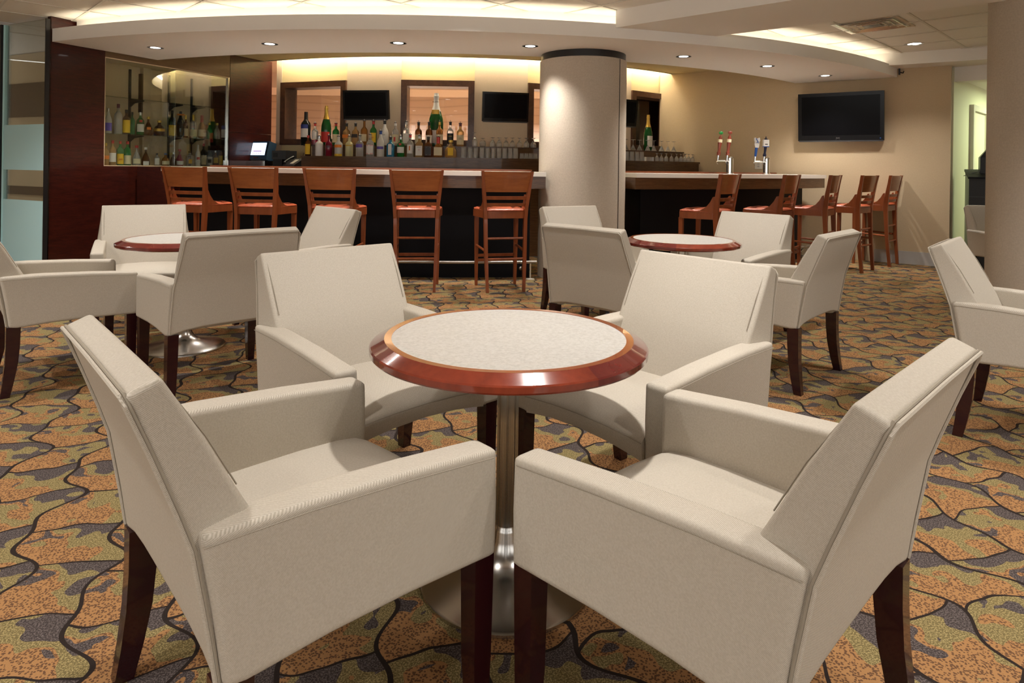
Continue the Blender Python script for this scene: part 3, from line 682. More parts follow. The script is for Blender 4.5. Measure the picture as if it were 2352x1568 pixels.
# ================================================================== BOTTLES AND GLASSES
def bottle_profile(kind, h, w):
    r = w / 2
    if kind == 'champ': return [(0, .006 * h), (r * .8, 0), (r, .03 * h), (r, .42 * h), (r * .93, .52 * h), (r * .62, .66 * h), (r * .38, .77 * h), (r * .31, .90 * h), (r * .36, .915 * h), (r * .36, .95 * h), (r * .30, .955 * h), (r * .30, h), (0, h)]
    if kind == 'wine': return [(0, .005), (r * .9, 0), (r, .02 * h), (r, .60 * h), (r * .90, .67 * h), (r * .45, .75 * h), (r * .36, .80 * h), (r * .34, h), (0, h)]
    if kind == 'squat': return [(0, .005), (r * .85, 0), (r, .08 * h), (r * 1.0, .40 * h), (r * .75, .60 * h), (r * .35, .70 * h), (r * .28, .78 * h), (r * .28, h), (0, h)]
    if kind == 'decanter': return [(0, .005), (r * .8, 0), (r, .06 * h), (r * .92, .35 * h), (r * .45, .62 * h), (r * .22, .72 * h), (r * .22, h), (0, h)]
    if kind == 'slim': return [(0, .004), (r * .95, 0), (r, .02 * h), (r, .52 * h), (r * .80, .64 * h), (r * .45, .76 * h), (r * .36, .84 * h), (r * .36, h), (0, h)]
    return [(0, .004), (r * .93, 0), (r, .02 * h), (r, .60 * h), (r * .92, .66 * h), (r * .55, .73 * h), (r * .36, .77 * h), (r * .33, h), (0, h)]     # spirit bottle
def label_band(bm, r, z0, z1, half=62, seg=10):
    secs = []
    for i in range(seg + 1):
        a = R(-half + 2 * half * i / seg); secs.append([(r * math.sin(a), -r * math.cos(a), z0), (r * math.sin(a), -r * math.cos(a), z1)])
    vs_ = [[bm.verts.new(p) for p in s] for s in secs]
    for a, b in zip(vs_, vs_[1:]): bm.faces.new((a[0], b[0], b[1], a[1]))
def bottle(pos, face, h, w, kind, glass, label, cap='cap_black', bands=(), pourer=False, square=False, text=None, group=None, capfrac=.12, neckfoil=None):
    """face = rotation so that local -y looks at the room"""
    bm = bmesh.new(); hb = h * .93 if pourer else h
    prof = bottle_profile(kind, hb, w); seg = 4 if square else 18
    if square:
        secs = []
        for r, z in prof:
            if r < 1e-5: continue
            k = r / (w / 2); sq = min(1, max(0, (k - .45) / .4)); ring = []
            for i in range(16):
                a = 2 * PI * (i + .5) / 16; c, s = math.cos(a), math.sin(a); m_ = 1 / max(abs(c), abs(s)); f = 1 + (min(m_, 1.28) - 1) * sq * .95
                ring.append((r * c * f * (1 if sq < .1 else .98), r * s * f * (.8 if sq > .5 else 1), z))
            secs.append(ring)
        loft(bm, secs)
    else: lathe(bm, prof, seg)
    o = finish(bm, 'bottle', glass, None, True); o.location = pos; o.rotation_euler.z = face
    tag(o, label, 'bottle', group)
    rr = w / 2 * (1.0 if not square else .80)
    for (z0, z1, mat, half) in bands:
        bm = bmesh.new()
        if square: box(bm, -w / 2 * half / 70, w / 2 * half / 70, -rr - .0022, -rr - .0006, z0 * hb, z1 * hb)
        else: label_band(bm, rr + .0012, z0 * hb, z1 * hb, half)
        finish(bm, 'bottle_label', mat, o, True)
    rn = w / 2 * (.36 if kind != 'champ' else .36)
    if cap:
        bm = bmesh.new(); c0 = hb * (1 - capfrac); lathe(bm, [(rn + .0012, c0), (rn + .0012, hb * 1.004), (0, hb * 1.004)], 12); finish(bm, 'cap', cap, o, True)
    if neckfoil:
        bm = bmesh.new(); pts = [(r + .0015, z) for r, z in prof if z > hb * neckfoil[0] and r > 0]; pts.append((0, hb * 1.002)); lathe(bm, pts, 16); finish(bm, 'neck_foil', neckfoil[1], o, True)
    if pourer:
        bm = bmesh.new(); tube(bm, [(0, 0, hb), (0, 0, hb + .018), (0, -.006, h + .006)], [.0095, .006, .0035], 8); finish(bm, 'pourer', 'cap_silver', o, True)
        bm = bmesh.new(); lathe(bm, [(.0, hb), (rn + .006, hb), (rn + .006, hb + .008), (0, hb + .008)], 12); finish(bm, 'pourer_collar', 'cap_black', o)
    if text:
        s_, size, zz, mat = text
        me = text_mesh(s_, size); mobj(me, 'lettering', mat, o, loc=(0, -rr - (.0045 if square else .0035), zz * hb), rot=(PI / 2, 0, 0))
    return o
PXM = lambda P: (P.y) / F                        # metres per pixel at that depth
def bb_bottle(u, vt, wpx, r, z, vb=None, **k):   # bottle on the back bar: place from its column in the picture and the shelf it stands on
    P, ph = on_cyl(u, 350, r); top = on_cyl(u, vt, r)[0].z
    return bottle((P.x, P.y, z), R(ph) * .0 + R(ph), max(top - z, .12), wpx * PXM(P), **k)
ZL, ZU = 1.300, 1.456
GF, GB = 'pour bottles in the front row of the back bar', 'pour bottles in the rear row of the back bar'
B_ = lambda *a: a
front = [
 B_(707.4, 311, 13, 'spirit', 'g_brown', 'small dark bottle with a yellow label and red neck, first of the front row', 'cap_red', [(.08, .58, 'label_yellow', 75)], {}),
 B_(733, 309.6, 18, 'spirit', 'g_white', 'opaque white vodka bottle in the front row', 'cap_silver', [], dict(pourer=True)),
 B_(755, 308, 15, 'spirit', 'g_red', 'raspberry red bottle in the front row', None, [(.42, .52, 'cap_plum', 70)], dict(pourer=True)),
 B_(777.6, 310, 18, 'spirit', 'g_frost', 'frosted bottle with an orange band and orange base in the front row', None, [(.44, .58, 'label_orange', 70), (.0, .12, 'label_yellow', 80)], dict(pourer=True)),
 B_(802, 310, 17.5, 'spirit', 'g_yellow', 'pale frosted bottle with thin yellow script in the front row', None, [(.52, .56, 'label_yellow', 60)], dict(pourer=True)),
 B_(826, 308.5, 17.5, 'spirit', 'g_clear', 'clear bottle with a purple band in the front row', None, [(.44, .60, 'label_purple', 60)], dict(pourer=True)),
 B_(850, 305.5, 17, 'spirit', 'g_clear', 'clear bottle with a white label edged in red in the front row', None, [(.10, .54, 'label_white', 66), (.10, .16, 'label_red', 67), (.48, .54, 'label_red', 67)], dict(pourer=True)),
 B_(874, 297, 17, 'slim', 'g_frost', 'tall frosted bottle with blue cap and blue picture, tallest of the front row', 'cap_blue', [(.30, .40, 'label_purple', 60)], dict(pourer=True)),
 B_(897, 312.6, 17, 'spirit', 'g_blue', 'bright blue square bottle in the front row', 'cap_black', [(.10, .66, 'label_white', 32)], dict(pourer=True, square=True)),
 B_(920.5, 311, 17, 'spirit', 'g_green', 'green bottle with a white label and red seal in the front row', 'cap_silver', [(.20, .50, 'label_white', 66), (.58, .68, 'label_red', 18)], dict(pourer=True)),
 B_(942, 306, 15.5, 'spirit', 'g_clear', 'clear bottle with a red printed picture in the front row', 'cap_red', [(.16, .56, 'label_white', 50), (.30, .50, 'label_orange', 10)], dict(pourer=True)),
 B_(963, 309, 17, 'spirit', 'g_amberlt', 'square bottle with a white label and white neck in the front row', 'cap_white', [(.08, .54, 'label_white', 62), (.30, .40, 'label_red', 14)], dict(pourer=True, square=True, text=('JIM BEAM', .013, .47, 'label_black'))),
 B_(983.6, 312, 17.5, 'spirit', 'g_brown', 'square dark bottle with a black label in the front row', 'cap_black', [(.08, .56, 'label_black', 60), (.12, .14, 'label_white', 50), (.48, .50, 'label_white', 50)], dict(pourer=True, square=True)),
 B_(1006.5, 311.5, 21, 'squat', 'g_amber', 'square bottle with a red wax neck and cream label in the front row', 'cap_red', [(.10, .50, 'label_cream', 62)], dict(pourer=True, square=True, capfrac=.34)),
 B_(1035, 322, 27, 'squat', 'g_amberlt', 'wide round cut glass bottle with a gold oval label, last bottle of the front row', 'cap_gold', [(.12, .56, 'label_yellow', 26)], {}),
]
for u, vt, wpx, kind, gl, lab, cap, bands, ex in front: bb_bottle(u, vt, wpx, 5.86, ZL, kind=kind, glass=gl, label=lab, cap=cap, bands=bands, group=GF, **ex)
rear = [
 B_(702, 257, 22.6, 'wine', 'g_dark', 'big dark wine magnum with a white and blue label in front of the first window', None, [(.24, .50, 'label_white', 60), (.50, .62, 'label_blue', 60)], dict(neckfoil=(.74, 'cap_black'))),
 B_(723, 280, 14.5, 'spirit', 'g_clear', 'clear bottle of red liquor with an oval white label in the rear row', 'cap_red', [(.28, .62, 'label_white', 60), (.0, .24, 'g_red', 90)], dict(pourer=True)),
 B_(748.8, 243, 23, 'champ', 'g_champ', 'green champagne magnum with a gold neck in front of the first window', None, [(.08, .34, 'label_red', 70)], dict(neckfoil=(.60, 'cap_gold'))),
 B_(771, 280, 15.5, 'spirit', 'g_green', 'green bottle with a plain cream label in the rear row', 'cap_red', [(.12, .50, 'label_cream', 66)], dict(pourer=True)),
 B_(795.5, 281, 15, 'spirit', 'g_amberlt', 'square whisky bottle with a slanted orange label in the rear row', 'cap_black', [(.34, .50, 'label_orange', 70)], dict(pourer=True, square=True)),
 B_(816, 281, 14.5, 'spirit', 'g_amberlt', 'square whisky bottle with a slanted black label in the rear row', 'cap_black', [(.36, .52, 'label_black', 70)], dict(pourer=True, square=True)),
 B_(836, 274, 16, 'spirit', 'g_amber', 'amber whisky bottle with a cream label in the rear row', None, [(.16, .46, 'label_cream', 60)], dict(pourer=True)),
 B_(857, 274.5, 15.5, 'spirit', 'g_green', 'bright green whisky bottle with a yellow label in the rear row', 'cap_red', [(.12, .52, 'label_yellow', 66)], dict(pourer=True, text=('J&B', .028, .32, 'label_red'))),
 B_(883, 274.5, 17.5, 'slim', 'g_white', 'opaque white rum bottle with dark lettering in the rear row', 'cap_black', [], dict(pourer=True, text=('MALIBU', .014, .44, 'label_black'))),
 B_(907.6, 279, 15, 'spirit', 'g_clear', 'clear rum bottle with a label showing a small red figure in the rear row', 'cap_white', [(.10, .50, 'label_cream', 66), (.18, .38, 'label_red', 16)], dict(pourer=True)),
 B_(932.4, 276, 15, 'spirit', 'g_clear', 'clear rum bottle with a white label and white neck in the rear row', 'cap_white', [(.10, .52, 'label_white', 66)], dict(pourer=True)),
 B_(960.7, 277.6, 16, 'spirit', 'g_brown', 'brown whisky bottle with a cream label, left of the giant champagne bottle', 'cap_black', [(.08, .48, 'label_cream', 64)], dict(pourer=True)),
 B_(985, 277.6, 16, 'spirit', 'g_brown', 'dark whisky bottle with a white label overlapping the giant champagne bottle', 'cap_black', [(.12, .46, 'label_white', 64)], dict(pourer=True)),
 B_(1009, 276, 16, 'spirit', 'g_amber', 'brown whisky bottle with a cream label overlapping the right of the giant champagne bottle', 'cap_gold', [(.08, .48, 'label_cream', 64)], dict(pourer=True)),
 B_(1033.7, 277, 15.5, 'spirit', 'g_clear', 'clear necked bottle with a large black label in the rear row', 'cap_black', [(.10, .54, 'label_black', 70)], dict(pourer=True, text=('JIM BEAM', .012, .42, 'label_gold'))),
 B_(1056.6, 280, 17, 'spirit', 'g_amberlt', 'whisky bottle with a pinkish lettered label, last of the rear row', 'cap_plum', [(.08, .50, 'label_cream', 66)], dict(pourer=True, text=('WILD\nTURKEY', .016, .34, 'label_black'))),
]
for i, (u, vt, wpx, kind, gl, lab, cap, bands, ex) in enumerate(rear):
    r_ = 5.47 if i in (0, 2) else 5.62
    bb_bottle(u, vt, wpx, r_, ZU, kind=kind, glass=gl, label=lab, cap=cap, bands=bands, group=GB, **ex)
bb_bottle(1000.6, 214, 34, 5.46, ZU, kind='champ', glass='g_champ', label='giant green champagne bottle with a white neck in front of the middle window', cap=None, bands=[(.06, .30, 'label_white', 62), (.60, .68, 'label_gold', 30)], neckfoil=(.64, 'cap_white'), text=('MUMM', .028, .82, 'label_black'))
bb_bottle(1488, 263.7, 20, 5.50, ZU, kind='champ', glass='g_champ', label='champagne bottle with a golden neck right of the column', cap=None, bands=[(.12, .42, 'label_white', 55)], neckfoil=(.55, 'cap_gold'))
# case bottles
def case_bottle(u, vt, wpx, z, kind, glass, lab, cap, bands, d=-.14, **k):
    p0 = LW0 + LWN * d; P = on_plane(u, 330, p0, LWN); T = on_plane(u, vt, p0, LWN)
    dist = P.y
    return bottle((P.x, P.y, z), R(38), max(T.z - z, .10), wpx * dist / F, kind, glass, lab, cap, bands, **k)
Z2, Z1 = 1.135 + .378, 1.135 + .008
GU, GL_ = 'bottles on the glass shelf of the display case', 'bottles on the floor of the display case'
for a in [
 (248, 248.7, 15, 'slim', 'g_clear', 'clear vodka bottle with a blue and white label, first on the case shelf', 'cap_silver', [(.10, .42, 'label_purple', 60)]),
 (270.9, 239, 17, 'spirit', 'g_clear', 'tall plain clear bottle with a plum cap on the case shelf', 'cap_plum', []),
 (289.5, 252, 16, 'spirit', 'g_brown', 'amber bottle with a bright yellow arched label on the case shelf', 'cap_black', [(.06, .58, 'label_yellow', 66)]),
 (303, 257.4, 11, 'spirit', 'g_green', 'narrow green bottle with a dark cap on the case shelf', 'cap_black', []),
 (321.7, 258, 16, 'spirit', 'g_green', 'dark green gin bottle with a white label on the case shelf', 'cap_silver', [(.14, .48, 'label_white', 60), (.56, .66, 'label_red', 22)]),
 (340, 268, 19, 'decanter', 'g_brown', 'dark teardrop decanter with a gold neck on the case shelf', 'cap_gold', [(.30, .44, 'label_orange', 26)]),
 (365.3, 277, 24, 'squat', 'g_brown', 'low wide bottle with a gold band label on the case shelf', 'cap_gold', [(.30, .48, 'label_gold', 70)]),
 (394.4, 253.6, 16, 'spirit', 'g_dark', 'black bottle with a tall yellow label on the case shelf', 'cap_black', [(.04, .44, 'label_yellow', 60)]),
 (414, 255.9, 16, 'slim', 'g_dark', 'black slope shouldered bottle with a copper neck band on the case shelf', 'cap_black', [(.84, .90, 'label_orange', 80)]),
 (426, 264, 10, 'slim', 'g_brown', 'narrow bottle with a golden neck on the case shelf', 'cap_gold', [(.06, .40, 'label_cream', 60)]),
 (443.4, 263.5, 15, 'spirit', 'g_clear', 'clear bottle with a cream label and long golden neck on the case shelf', 'cap_gold', [(.06, .36, 'label_cream', 66)]),
 (463.3, 265, 18, 'squat', 'g_amber', 'bottle with long red wax neck and cream label on the case shelf', 'cap_red', [(.08, .38, 'label_cream', 66)]),
 (481, 282, 14, 'squat', 'g_green', 'small round bottle with a green neck ribbon on the case shelf', 'cap_gold', []),
 (498.5, 282.7, 13, 'squat', 'g_clear', 'small round bottle with a golden ball stopper, last on the case shelf', 'cap_gold', [])]:
    case_bottle(a[0], a[1], a[2], Z2, a[3], a[4], a[5], a[6], a[7], group=GU, capfrac=.30 if 'long' in a[5] or 'golden neck' in a[5] else .13)
for a in [
 (243.5, 328.6, 14, 'spirit', 'g_amberlt', 'whisky bottle with a slanted red label, first on the case floor', 'cap_gold', [(.28, .44, 'label_orange', 60)], None),
 (259, 322.5, 14.5, 'spirit', 'g_amberlt', 'whisky bottle with a white label and red cap on the case floor', 'cap_red', [(.14, .50, 'label_white', 60)], None),
 (276.5, 324, 14.5, 'spirit', 'g_green', 'green bottle with a yellow lettered label on the case floor', 'cap_red', [(.06, .48, 'label_yellow', 62)], ('J&B', .028, .25, 'label_red')),
 (293, 324.5, 15, 'spirit', 'g_green', 'green bottle with a cream label on the case floor', 'cap_red', [(.06, .42, 'label_cream', 66)], None),
 (314, 334, 18, 'decanter', 'g_clear', 'clear pear shaped bottle with a tan label on the case floor', 'cap_red', [(.10, .34, 'label_cream', 50)], None),
 (335, 338.5, 18, 'decanter', 'g_brown', 'dark red bottle with a white painted flower label on the case floor', 'cap_white', [(.02, .24, 'label_white', 40)], None),
 (361, 352, 11, 'spirit', 'g_clear', 'small bottle with a pink and white label on the case floor', 'cap_black', [(.10, .60, 'label_white', 60)], None),
 (380.6, 352, 17, 'squat', 'g_amber', 'squat cognac bottle with a yellowish label on the case floor', 'cap_blue', [(.10, .38, 'label_cream', 60)], None),
 (399, 350, 14, 'squat', 'g_brown', 'dark small bottle with silver lettering on the case floor', 'cap_silver', [], None),
 (413, 343, 17, 'decanter', 'g_red', 'red bottle with a red cap and white label on the case floor', 'cap_red', [(.06, .30, 'label_white', 56)], None),
 (436.5, 347, 17, 'spirit', 'g_clear', 'clear square tequila bottle with a dark cap on the case floor', 'cap_black', [(.15, .45, 'label_gold', 30)], None),
 (455, 333, 11, 'slim', 'g_white', 'slim white bottle with a red emblem on the case floor', 'cap_white', [(.30, .42, 'label_red', 36)], None),
 (468.2, 330, 13, 'spirit', 'g_dark', 'dark bottle with a cream label on the case floor', 'cap_red', [(.06, .48, 'label_cream', 66)], None),
 (481, 335, 14, 'spirit', 'g_dark', 'dark bottle with a white label and black oval on the case floor', 'cap_black', [(.04, .46, 'label_white', 66), (.16, .34, 'label_black', 34)], None),
 (496, 346, 11, 'spirit', 'g_amber', 'small bottle with a little yellow label on the case floor', 'cap_silver', [(.20, .55, 'label_yellow', 62)], None),
 (509.5, 335, 13, 'spirit', 'g_amber', 'golden bottle with a yellow label, last on the case floor', 'cap_gold', [(.08, .52, 'label_yellow', 66)], None)]:
    case_bottle(a[0], a[1], a[2], Z1, a[3], a[4], a[5], a[6], a[7], group=GL_, text=a[8], square='square' in a[5])
# glassware
def glass_mesh(kind, h, w):
    r = w / 2; bm = bmesh.new()
    if kind == 'tumbler': prof = [(r * .80, h), (r * .82, h - .004), (r, .0), (r - .0025, .0), (r * .80 - .003, h - .012), (0, h - .012)]
    elif kind == 'highball': prof = [(r * .86, h), (r * .95, h * .52), (r * 1.0, h * .5), (r, .0), (r - .0025, 0), (r * .93 - .003, h * .5), (r * .84 - .003, h - .014), (0, h - .014)]
    elif kind == 'tulip': prof = [(r * .72, h), (r * .70, h - .004), (r * .14, h - .012), (r * .12, h * .78), (r * .35, h * .68), (r * .85, h * .45), (r, h * .25), (r * .86, 0), (r * .83, 0), (r * .97, h * .25), (r * .82, h * .45), (0, h * .66)]
    elif kind == 'brandy': prof = [(r * .65, h), (r * .62, h - .004), (r * .12, h - .010), (r * .12, h * .80), (r * .6, h * .74), (r, h * .42), (r * .90, h * .12), (r * .70, 0), (r * .67, 0), (r * .87, h * .12), (r * .97, h * .42), (0, h * .71)]
    else: prof = [(r * .72, h), (r * .70, h - .004), (r * .07, h - .010), (r * .06, h * .58), (r * .95, .0), (r * .92, .0), (0, h * .52)]     # martini, upside down
    lathe(bm, prof, 20); bmesh.ops.recalc_face_normals(bm, faces=bm.faces)
    me = bpy.data.meshes.new('glass'); bm.to_mesh(me); bm.free(); return me
def glasses(kind, us, vt, vb, wpx, r, z, name, label, group):
    P0 = on_cyl(us[0], vb, r)[0]; h = (vb - vt) * PXM(P0); me = glass_mesh(kind, h, wpx * PXM(P0))
    ords = ('first', 'second', 'third', 'fourth', 'fifth', 'sixth', 'seventh', 'eighth', 'ninth', 'tenth', 'eleventh')
    for k, u in enumerate(us):
        P, ph = on_cyl(u, vb, r); o = mobj(me, name, 'glassware', None, True); o.location = (P.x, P.y, z)
        tag(o, label if len(us) == 1 else '%s from the left, %s' % (ords[k], label), 'glass', group)
c7 = lambda x: 860 + x / 6.189
c8 = lambda x: 1400 + x / 5.88
glasses('highball', [c7(x) for x in (1265, 1360, 1440, 1530, 1608, 1690, 1770, 1850, 1930, 2005)], 336, 361, 12.5, 5.86, ZL, 'highball_glass', 'upturned highball glass in the row right of the front bottles', 'upturned highball glasses on the lower shelf')
glasses('tumbler', [c7(x) for x in (2095, 2160, 2225, 2285)], 348, 361, 11, 5.86, ZL, 'rocks_glass', 'short rocks glass on the lower shelf left of the column', 'short rocks glasses next to the column')
glasses('tulip', [c7(x) for x in (1680, 1772, 1870, 1960, 2062, 2160, 2260)], 315, 337.5, 14, 5.62, ZU, 'beer_glass', 'stemmed beer glass on the upper shelf left of the column', 'upturned stemmed glasses on the upper shelf')
glasses('brandy', [c7(1540)], 315, 335, 15.5, 5.62, ZU, 'brandy_glass', 'round upturned brandy glass, first short glass on the upper shelf', None)
glasses('tulip', [c7(1425)], 301, 334, 13, 5.62, ZU, 'wine_glass', 'tallest upturned wine glass between the last bottle and the brandy glass', None)
glasses('martini', [c8(x) for x in (220, 318, 405, 515, 598, 702, 787, 865)], 318.7, 344, 15, 5.62, ZU, 'martini_glass', 'upturned martini glass on the shelf right of the column', 'upturned martini glasses right of the column')
glasses('tumbler', [c8(x) for x in (232, 300, 370, 435)], 346, 367.5, 11.5, 5.86, ZL, 'tall_glass', 'straight tall glass low on the back bar right of the column', 'tall glasses right of the column')
glasses('tulip', [c8(x) for x in (640, 700, 765, 835, 905, 965, 1020, 1070, 1120, 1165, 1212)], 349, 368, 10.5, 5.86, ZL, 'wine_glass', 'short wine glass in the long row at the back bar end', 'short wine glasses at the right end of the back bar')
P, ph = on_cyl(1490, 362, 5.88)
o = obox('glass_tray', 'glassware', P * 1, Vector((math.cos(R(ph)), math.sin(R(ph)), 0)), Vector((math.sin(R(ph)), -math.cos(R(ph)), 0)), -.075, .075, -.03, .03, 0, .06, bev=.006); o.location.z = ZL - P.z; tag(o, 'small clear glass box on the lower shelf right of the column', 'glass box')

# ================================================================== TELEVISIONS
def tv(name, P, d, n, wd, ht, tilt, label, logo=True, strip=True):
    """P lower-left corner of the front, d along, n outwards"""
    t = empty(name, P); tag(t, label, 'television')
    up = (Vector((0, 0, 1)) * math.cos(tilt) + Vector(n) * math.sin(tilt)); nn = (Vector(n) * math.cos(tilt) - Vector((0, 0, 1)) * math.sin(tilt))
    def tb(nm, mat, x0, x1, y0, y1, z0, z1, par=t, bev=0):
        bm = bmesh.new(); box(bm, x0, x1, y0, y1, z0, z1)
        if bev: bevel_all(bm, bev, 2)
        for v in bm.verts: v.co = Vector(d) * v.co.x + nn * v.co.y + up * v.co.z
        return finish(bm, nm, mat, par)
    b = .045 * wd
    body = tb('casing', 'tv_bezel', 0, wd, -.07, 0, 0, ht, bev=.006)
    tb('screen', 'tv_screen', b, wd - b, 0, .0015, b * 1.6, ht - b)
    tb('bottom_strip', 'dark_grey', 0.01, wd - .01, -.01, .004, -.012, .006)
    tb('wall_mount', 'black_plastic', wd * .35, wd * .65, -.22, -.06, ht * .35, ht * .6)
    if logo:
        M = Matrix((Vector(d), up, nn)).transposed().to_4x4()
        o = mobj(text_mesh('JVC', .032), 'lettering', 'cap_silver', t); o.matrix_local = Matrix.Translation(Vector(d) * wd * .48 + nn * .003 + up * (b * .75)) @ M
        o = mobj(text_mesh('•', .07), 'power_lamp', 'cap_blue', t); o.matrix_local = Matrix.Translation(Vector(d) * wd * .96 + nn * .003 + up * (b * .6)) @ M
    return t
p0 = RW0 + RWN * .10
a = on_plane(1833.5, 324.2, p0, RWN); b = on_plane(2030.7, 320.7, p0, RWN); c = on_plane(1829, 216.5, p0 + RWN * .06, RWN)
tv('wall_television', a, RWD, RWN, (b - a).length, (c.z - a.z), R(5), 'large black flat television on the beige right-hand wall')
def bar_tv(u0, u1, vt, vb, lab, yaw=0, uu=None):
    r_ = 5.58; A, pa = on_cyl(u0, vb, r_); B, pb = on_cyl(u1, vb, r_); T = on_cyl((u0 + u1) / 2, vt, r_)[0]
    d = (B - A); L = d.length; d.z = 0; d.normalize(); n = Vector((d.y, -d.x, 0))
    tv('bar_television', Vector((A.x, A.y, (A.z + B.z) / 2)), d, n, L, T.z - (A.z + B.z) / 2, R(7), lab, logo=False)
bar_tv(789, 892, 207.5, 274, 'small black television between the first and the middle bar window')
bar_tv(1107, 1213, 212, 279.5, 'small black television left of the column, right of the middle window')
bar_tv(1360, 1461, 226, 289, 'small black television mostly hidden behind the round column')

# ================================================================== TILL, PRINTER, PHONE
P, ph = on_cyl(589, 379, 5.80); dT = Vector((math.cos(R(ph)), math.sin(R(ph)), 0)); nT = Vector((math.sin(R(ph)), -math.cos(R(ph)), 0)); px = PXM(P)
o = obox('cash_drawer', 'alum', (P.x, P.y, 1.15), dT, nT, -36 * px, 36 * px, -.2, .06, .004, .075, bev=.004); tag(o, 'low grey metal cash drawer under the touch-screen till', 'cash drawer')
o.location.z = 0
T_ = empty('touch_screen_till', (P.x, P.y, 1.225)); tag(T_, 'lit touch-screen till standing on the grey drawer beside the wood wall', 'till')
yaw = Matrix.Rotation(R(-4), 3, 'Z'); dT2 = dT; tl = R(14); upT = (Vector((0, 0, 1)) * math.cos(tl) - nT * math.sin(tl)); nT2 = nT * math.cos(tl) + Vector((0, 0, 1)) * math.sin(tl)
def tb(nm, mat, x0, x1, y0, y1, z0, z1, bev=0, par=None):
    bm = bmesh.new(); box(bm, x0, x1, y0, y1, z0, z1)
    if bev: bevel_all(bm, bev, 2)
    for v in bm.verts: v.co = dT2 * v.co.x + nT2 * v.co.y + upT * v.co.z
    return finish(bm, nm, mat, par or T_)
plain('till_blue', (.03, .07, .13), .35); plain('till_screen', (.05, .1, .2), .2, emit=(.62, .80, 1.0), es=2.2); plain('screen_bar', (.2, .1, .2), .4, emit=(.42, .26, .52), es=.9)
hd = tb('monitor', 'till_blue', -28 * px, 28 * px, -.14, 0, .02, .29, .012)
tb('screen', 'till_screen', -22.5 * px, 21 * px, 0, .002, .085, .265)
tb('screen_bar', 'screen_bar', -16 * px, 10 * px, .002, .003, .135, .150)
for x in (-14, -7, 0, 6): tb('screen_icon', 'screen_bar', x * px, (x + 2.5) * px, .002, .003, .105, .118)
tb('badge', 'cap_silver', -12 * px, 4 * px, 0, .003, .042, .056)
tb('card_slot', 'black_plastic', 24 * px, 26 * px, 0, .003, .08, .27)
bm = bmesh.new(); box(bm, -.09, .09, -.12, .02, 0, .02); box(bm, -.03, .03, -.09, -.04, .02, .08)
for v in bm.verts: v.co = dT * v.co.x + nT * v.co.y + Vector((0, 0, v.co.z))
finish(bm, 'stand', 'dark_grey', T_)
P2, ph2 = on_cyl(647, 370, 5.78); px2 = PXM(P2)
pr = empty('receipt_printer', (P2.x, P2.y, 1.15)); tag(pr, 'black receipt printer on its box right of the till', 'printer')
def pb_(nm, mat, x0, x1, y0, y1, z0, z1, bev=0):
    o = obox(nm, mat, (0, 0, 0), dT, nT, x0, x1, y0, y1, z0, z1, pr, bev)
pb_('box', 'black_plastic', -20 * px2, 8 * px2, -.15, .04, 0, .10, .004); pb_('body', 'dark_grey', -22 * px2, 20 * px2, -.16, .05, .10, .22, .02); pb_('paper_slot', 'black_plastic', -12 * px2, 12 * px2, -.08, -.02, .218, .224); pb_('front_panel', 'black_plastic', -18 * px2, -4 * px2, .045, .052, .13, .19)
P3, ph3 = on_cyl(673, 380, 5.88); px3 = PXM(P3)
ph_ = empty('desk_phone', (P3.x, P3.y, 1.15)); tag(ph_, 'black desk telephone with a handset at the left end of the back bar', 'telephone')
def php(nm, mat, pts, x0, x1):
    bm = bmesh.new(); loft(bm, [[dT * x + nT * y + Vector((0, 0, z)) for y, z in pts] for x in (x0, x1)]); return finish(bm, nm, mat, ph_)
php('body', 'dark_grey', [(.08, 0), (.08, .025), (-.10, .115), (-.12, .11), (-.12, 0)], -19 * px3, 17 * px3)
php('keypad', 'white_plate', [(.05, .0415), (.05, .0435), (-.06, .0985), (-.06, .0965)], -2 * px3, 8 * px3)
bm = bmesh.new(); tube(bm, [dT * (-14 * px3) + nT * y + Vector((0, 0, z)) for y, z in ((.075, .05), (.05, .075), (-.05, .12), (-.09, .13))], [.022, .014, .014, .022], 10); finish(bm, 'handset', 'black_plastic', ph_, True)
bm = bmesh.new(); tube(bm, [dT * (20 * px3) + nT * -.08 + Vector((0, 0, .1)), dT * (26 * px3) + nT * -.1 + Vector((0, 0, .17)), dT * (10 * px3) + nT * -.14 + Vector((0, 0, .19)), dT * (2 * px3) + nT * -.15 + Vector((0, 0, .10))], .004, 6); finish(bm, 'cable', 'black_plastic', ph_, True)

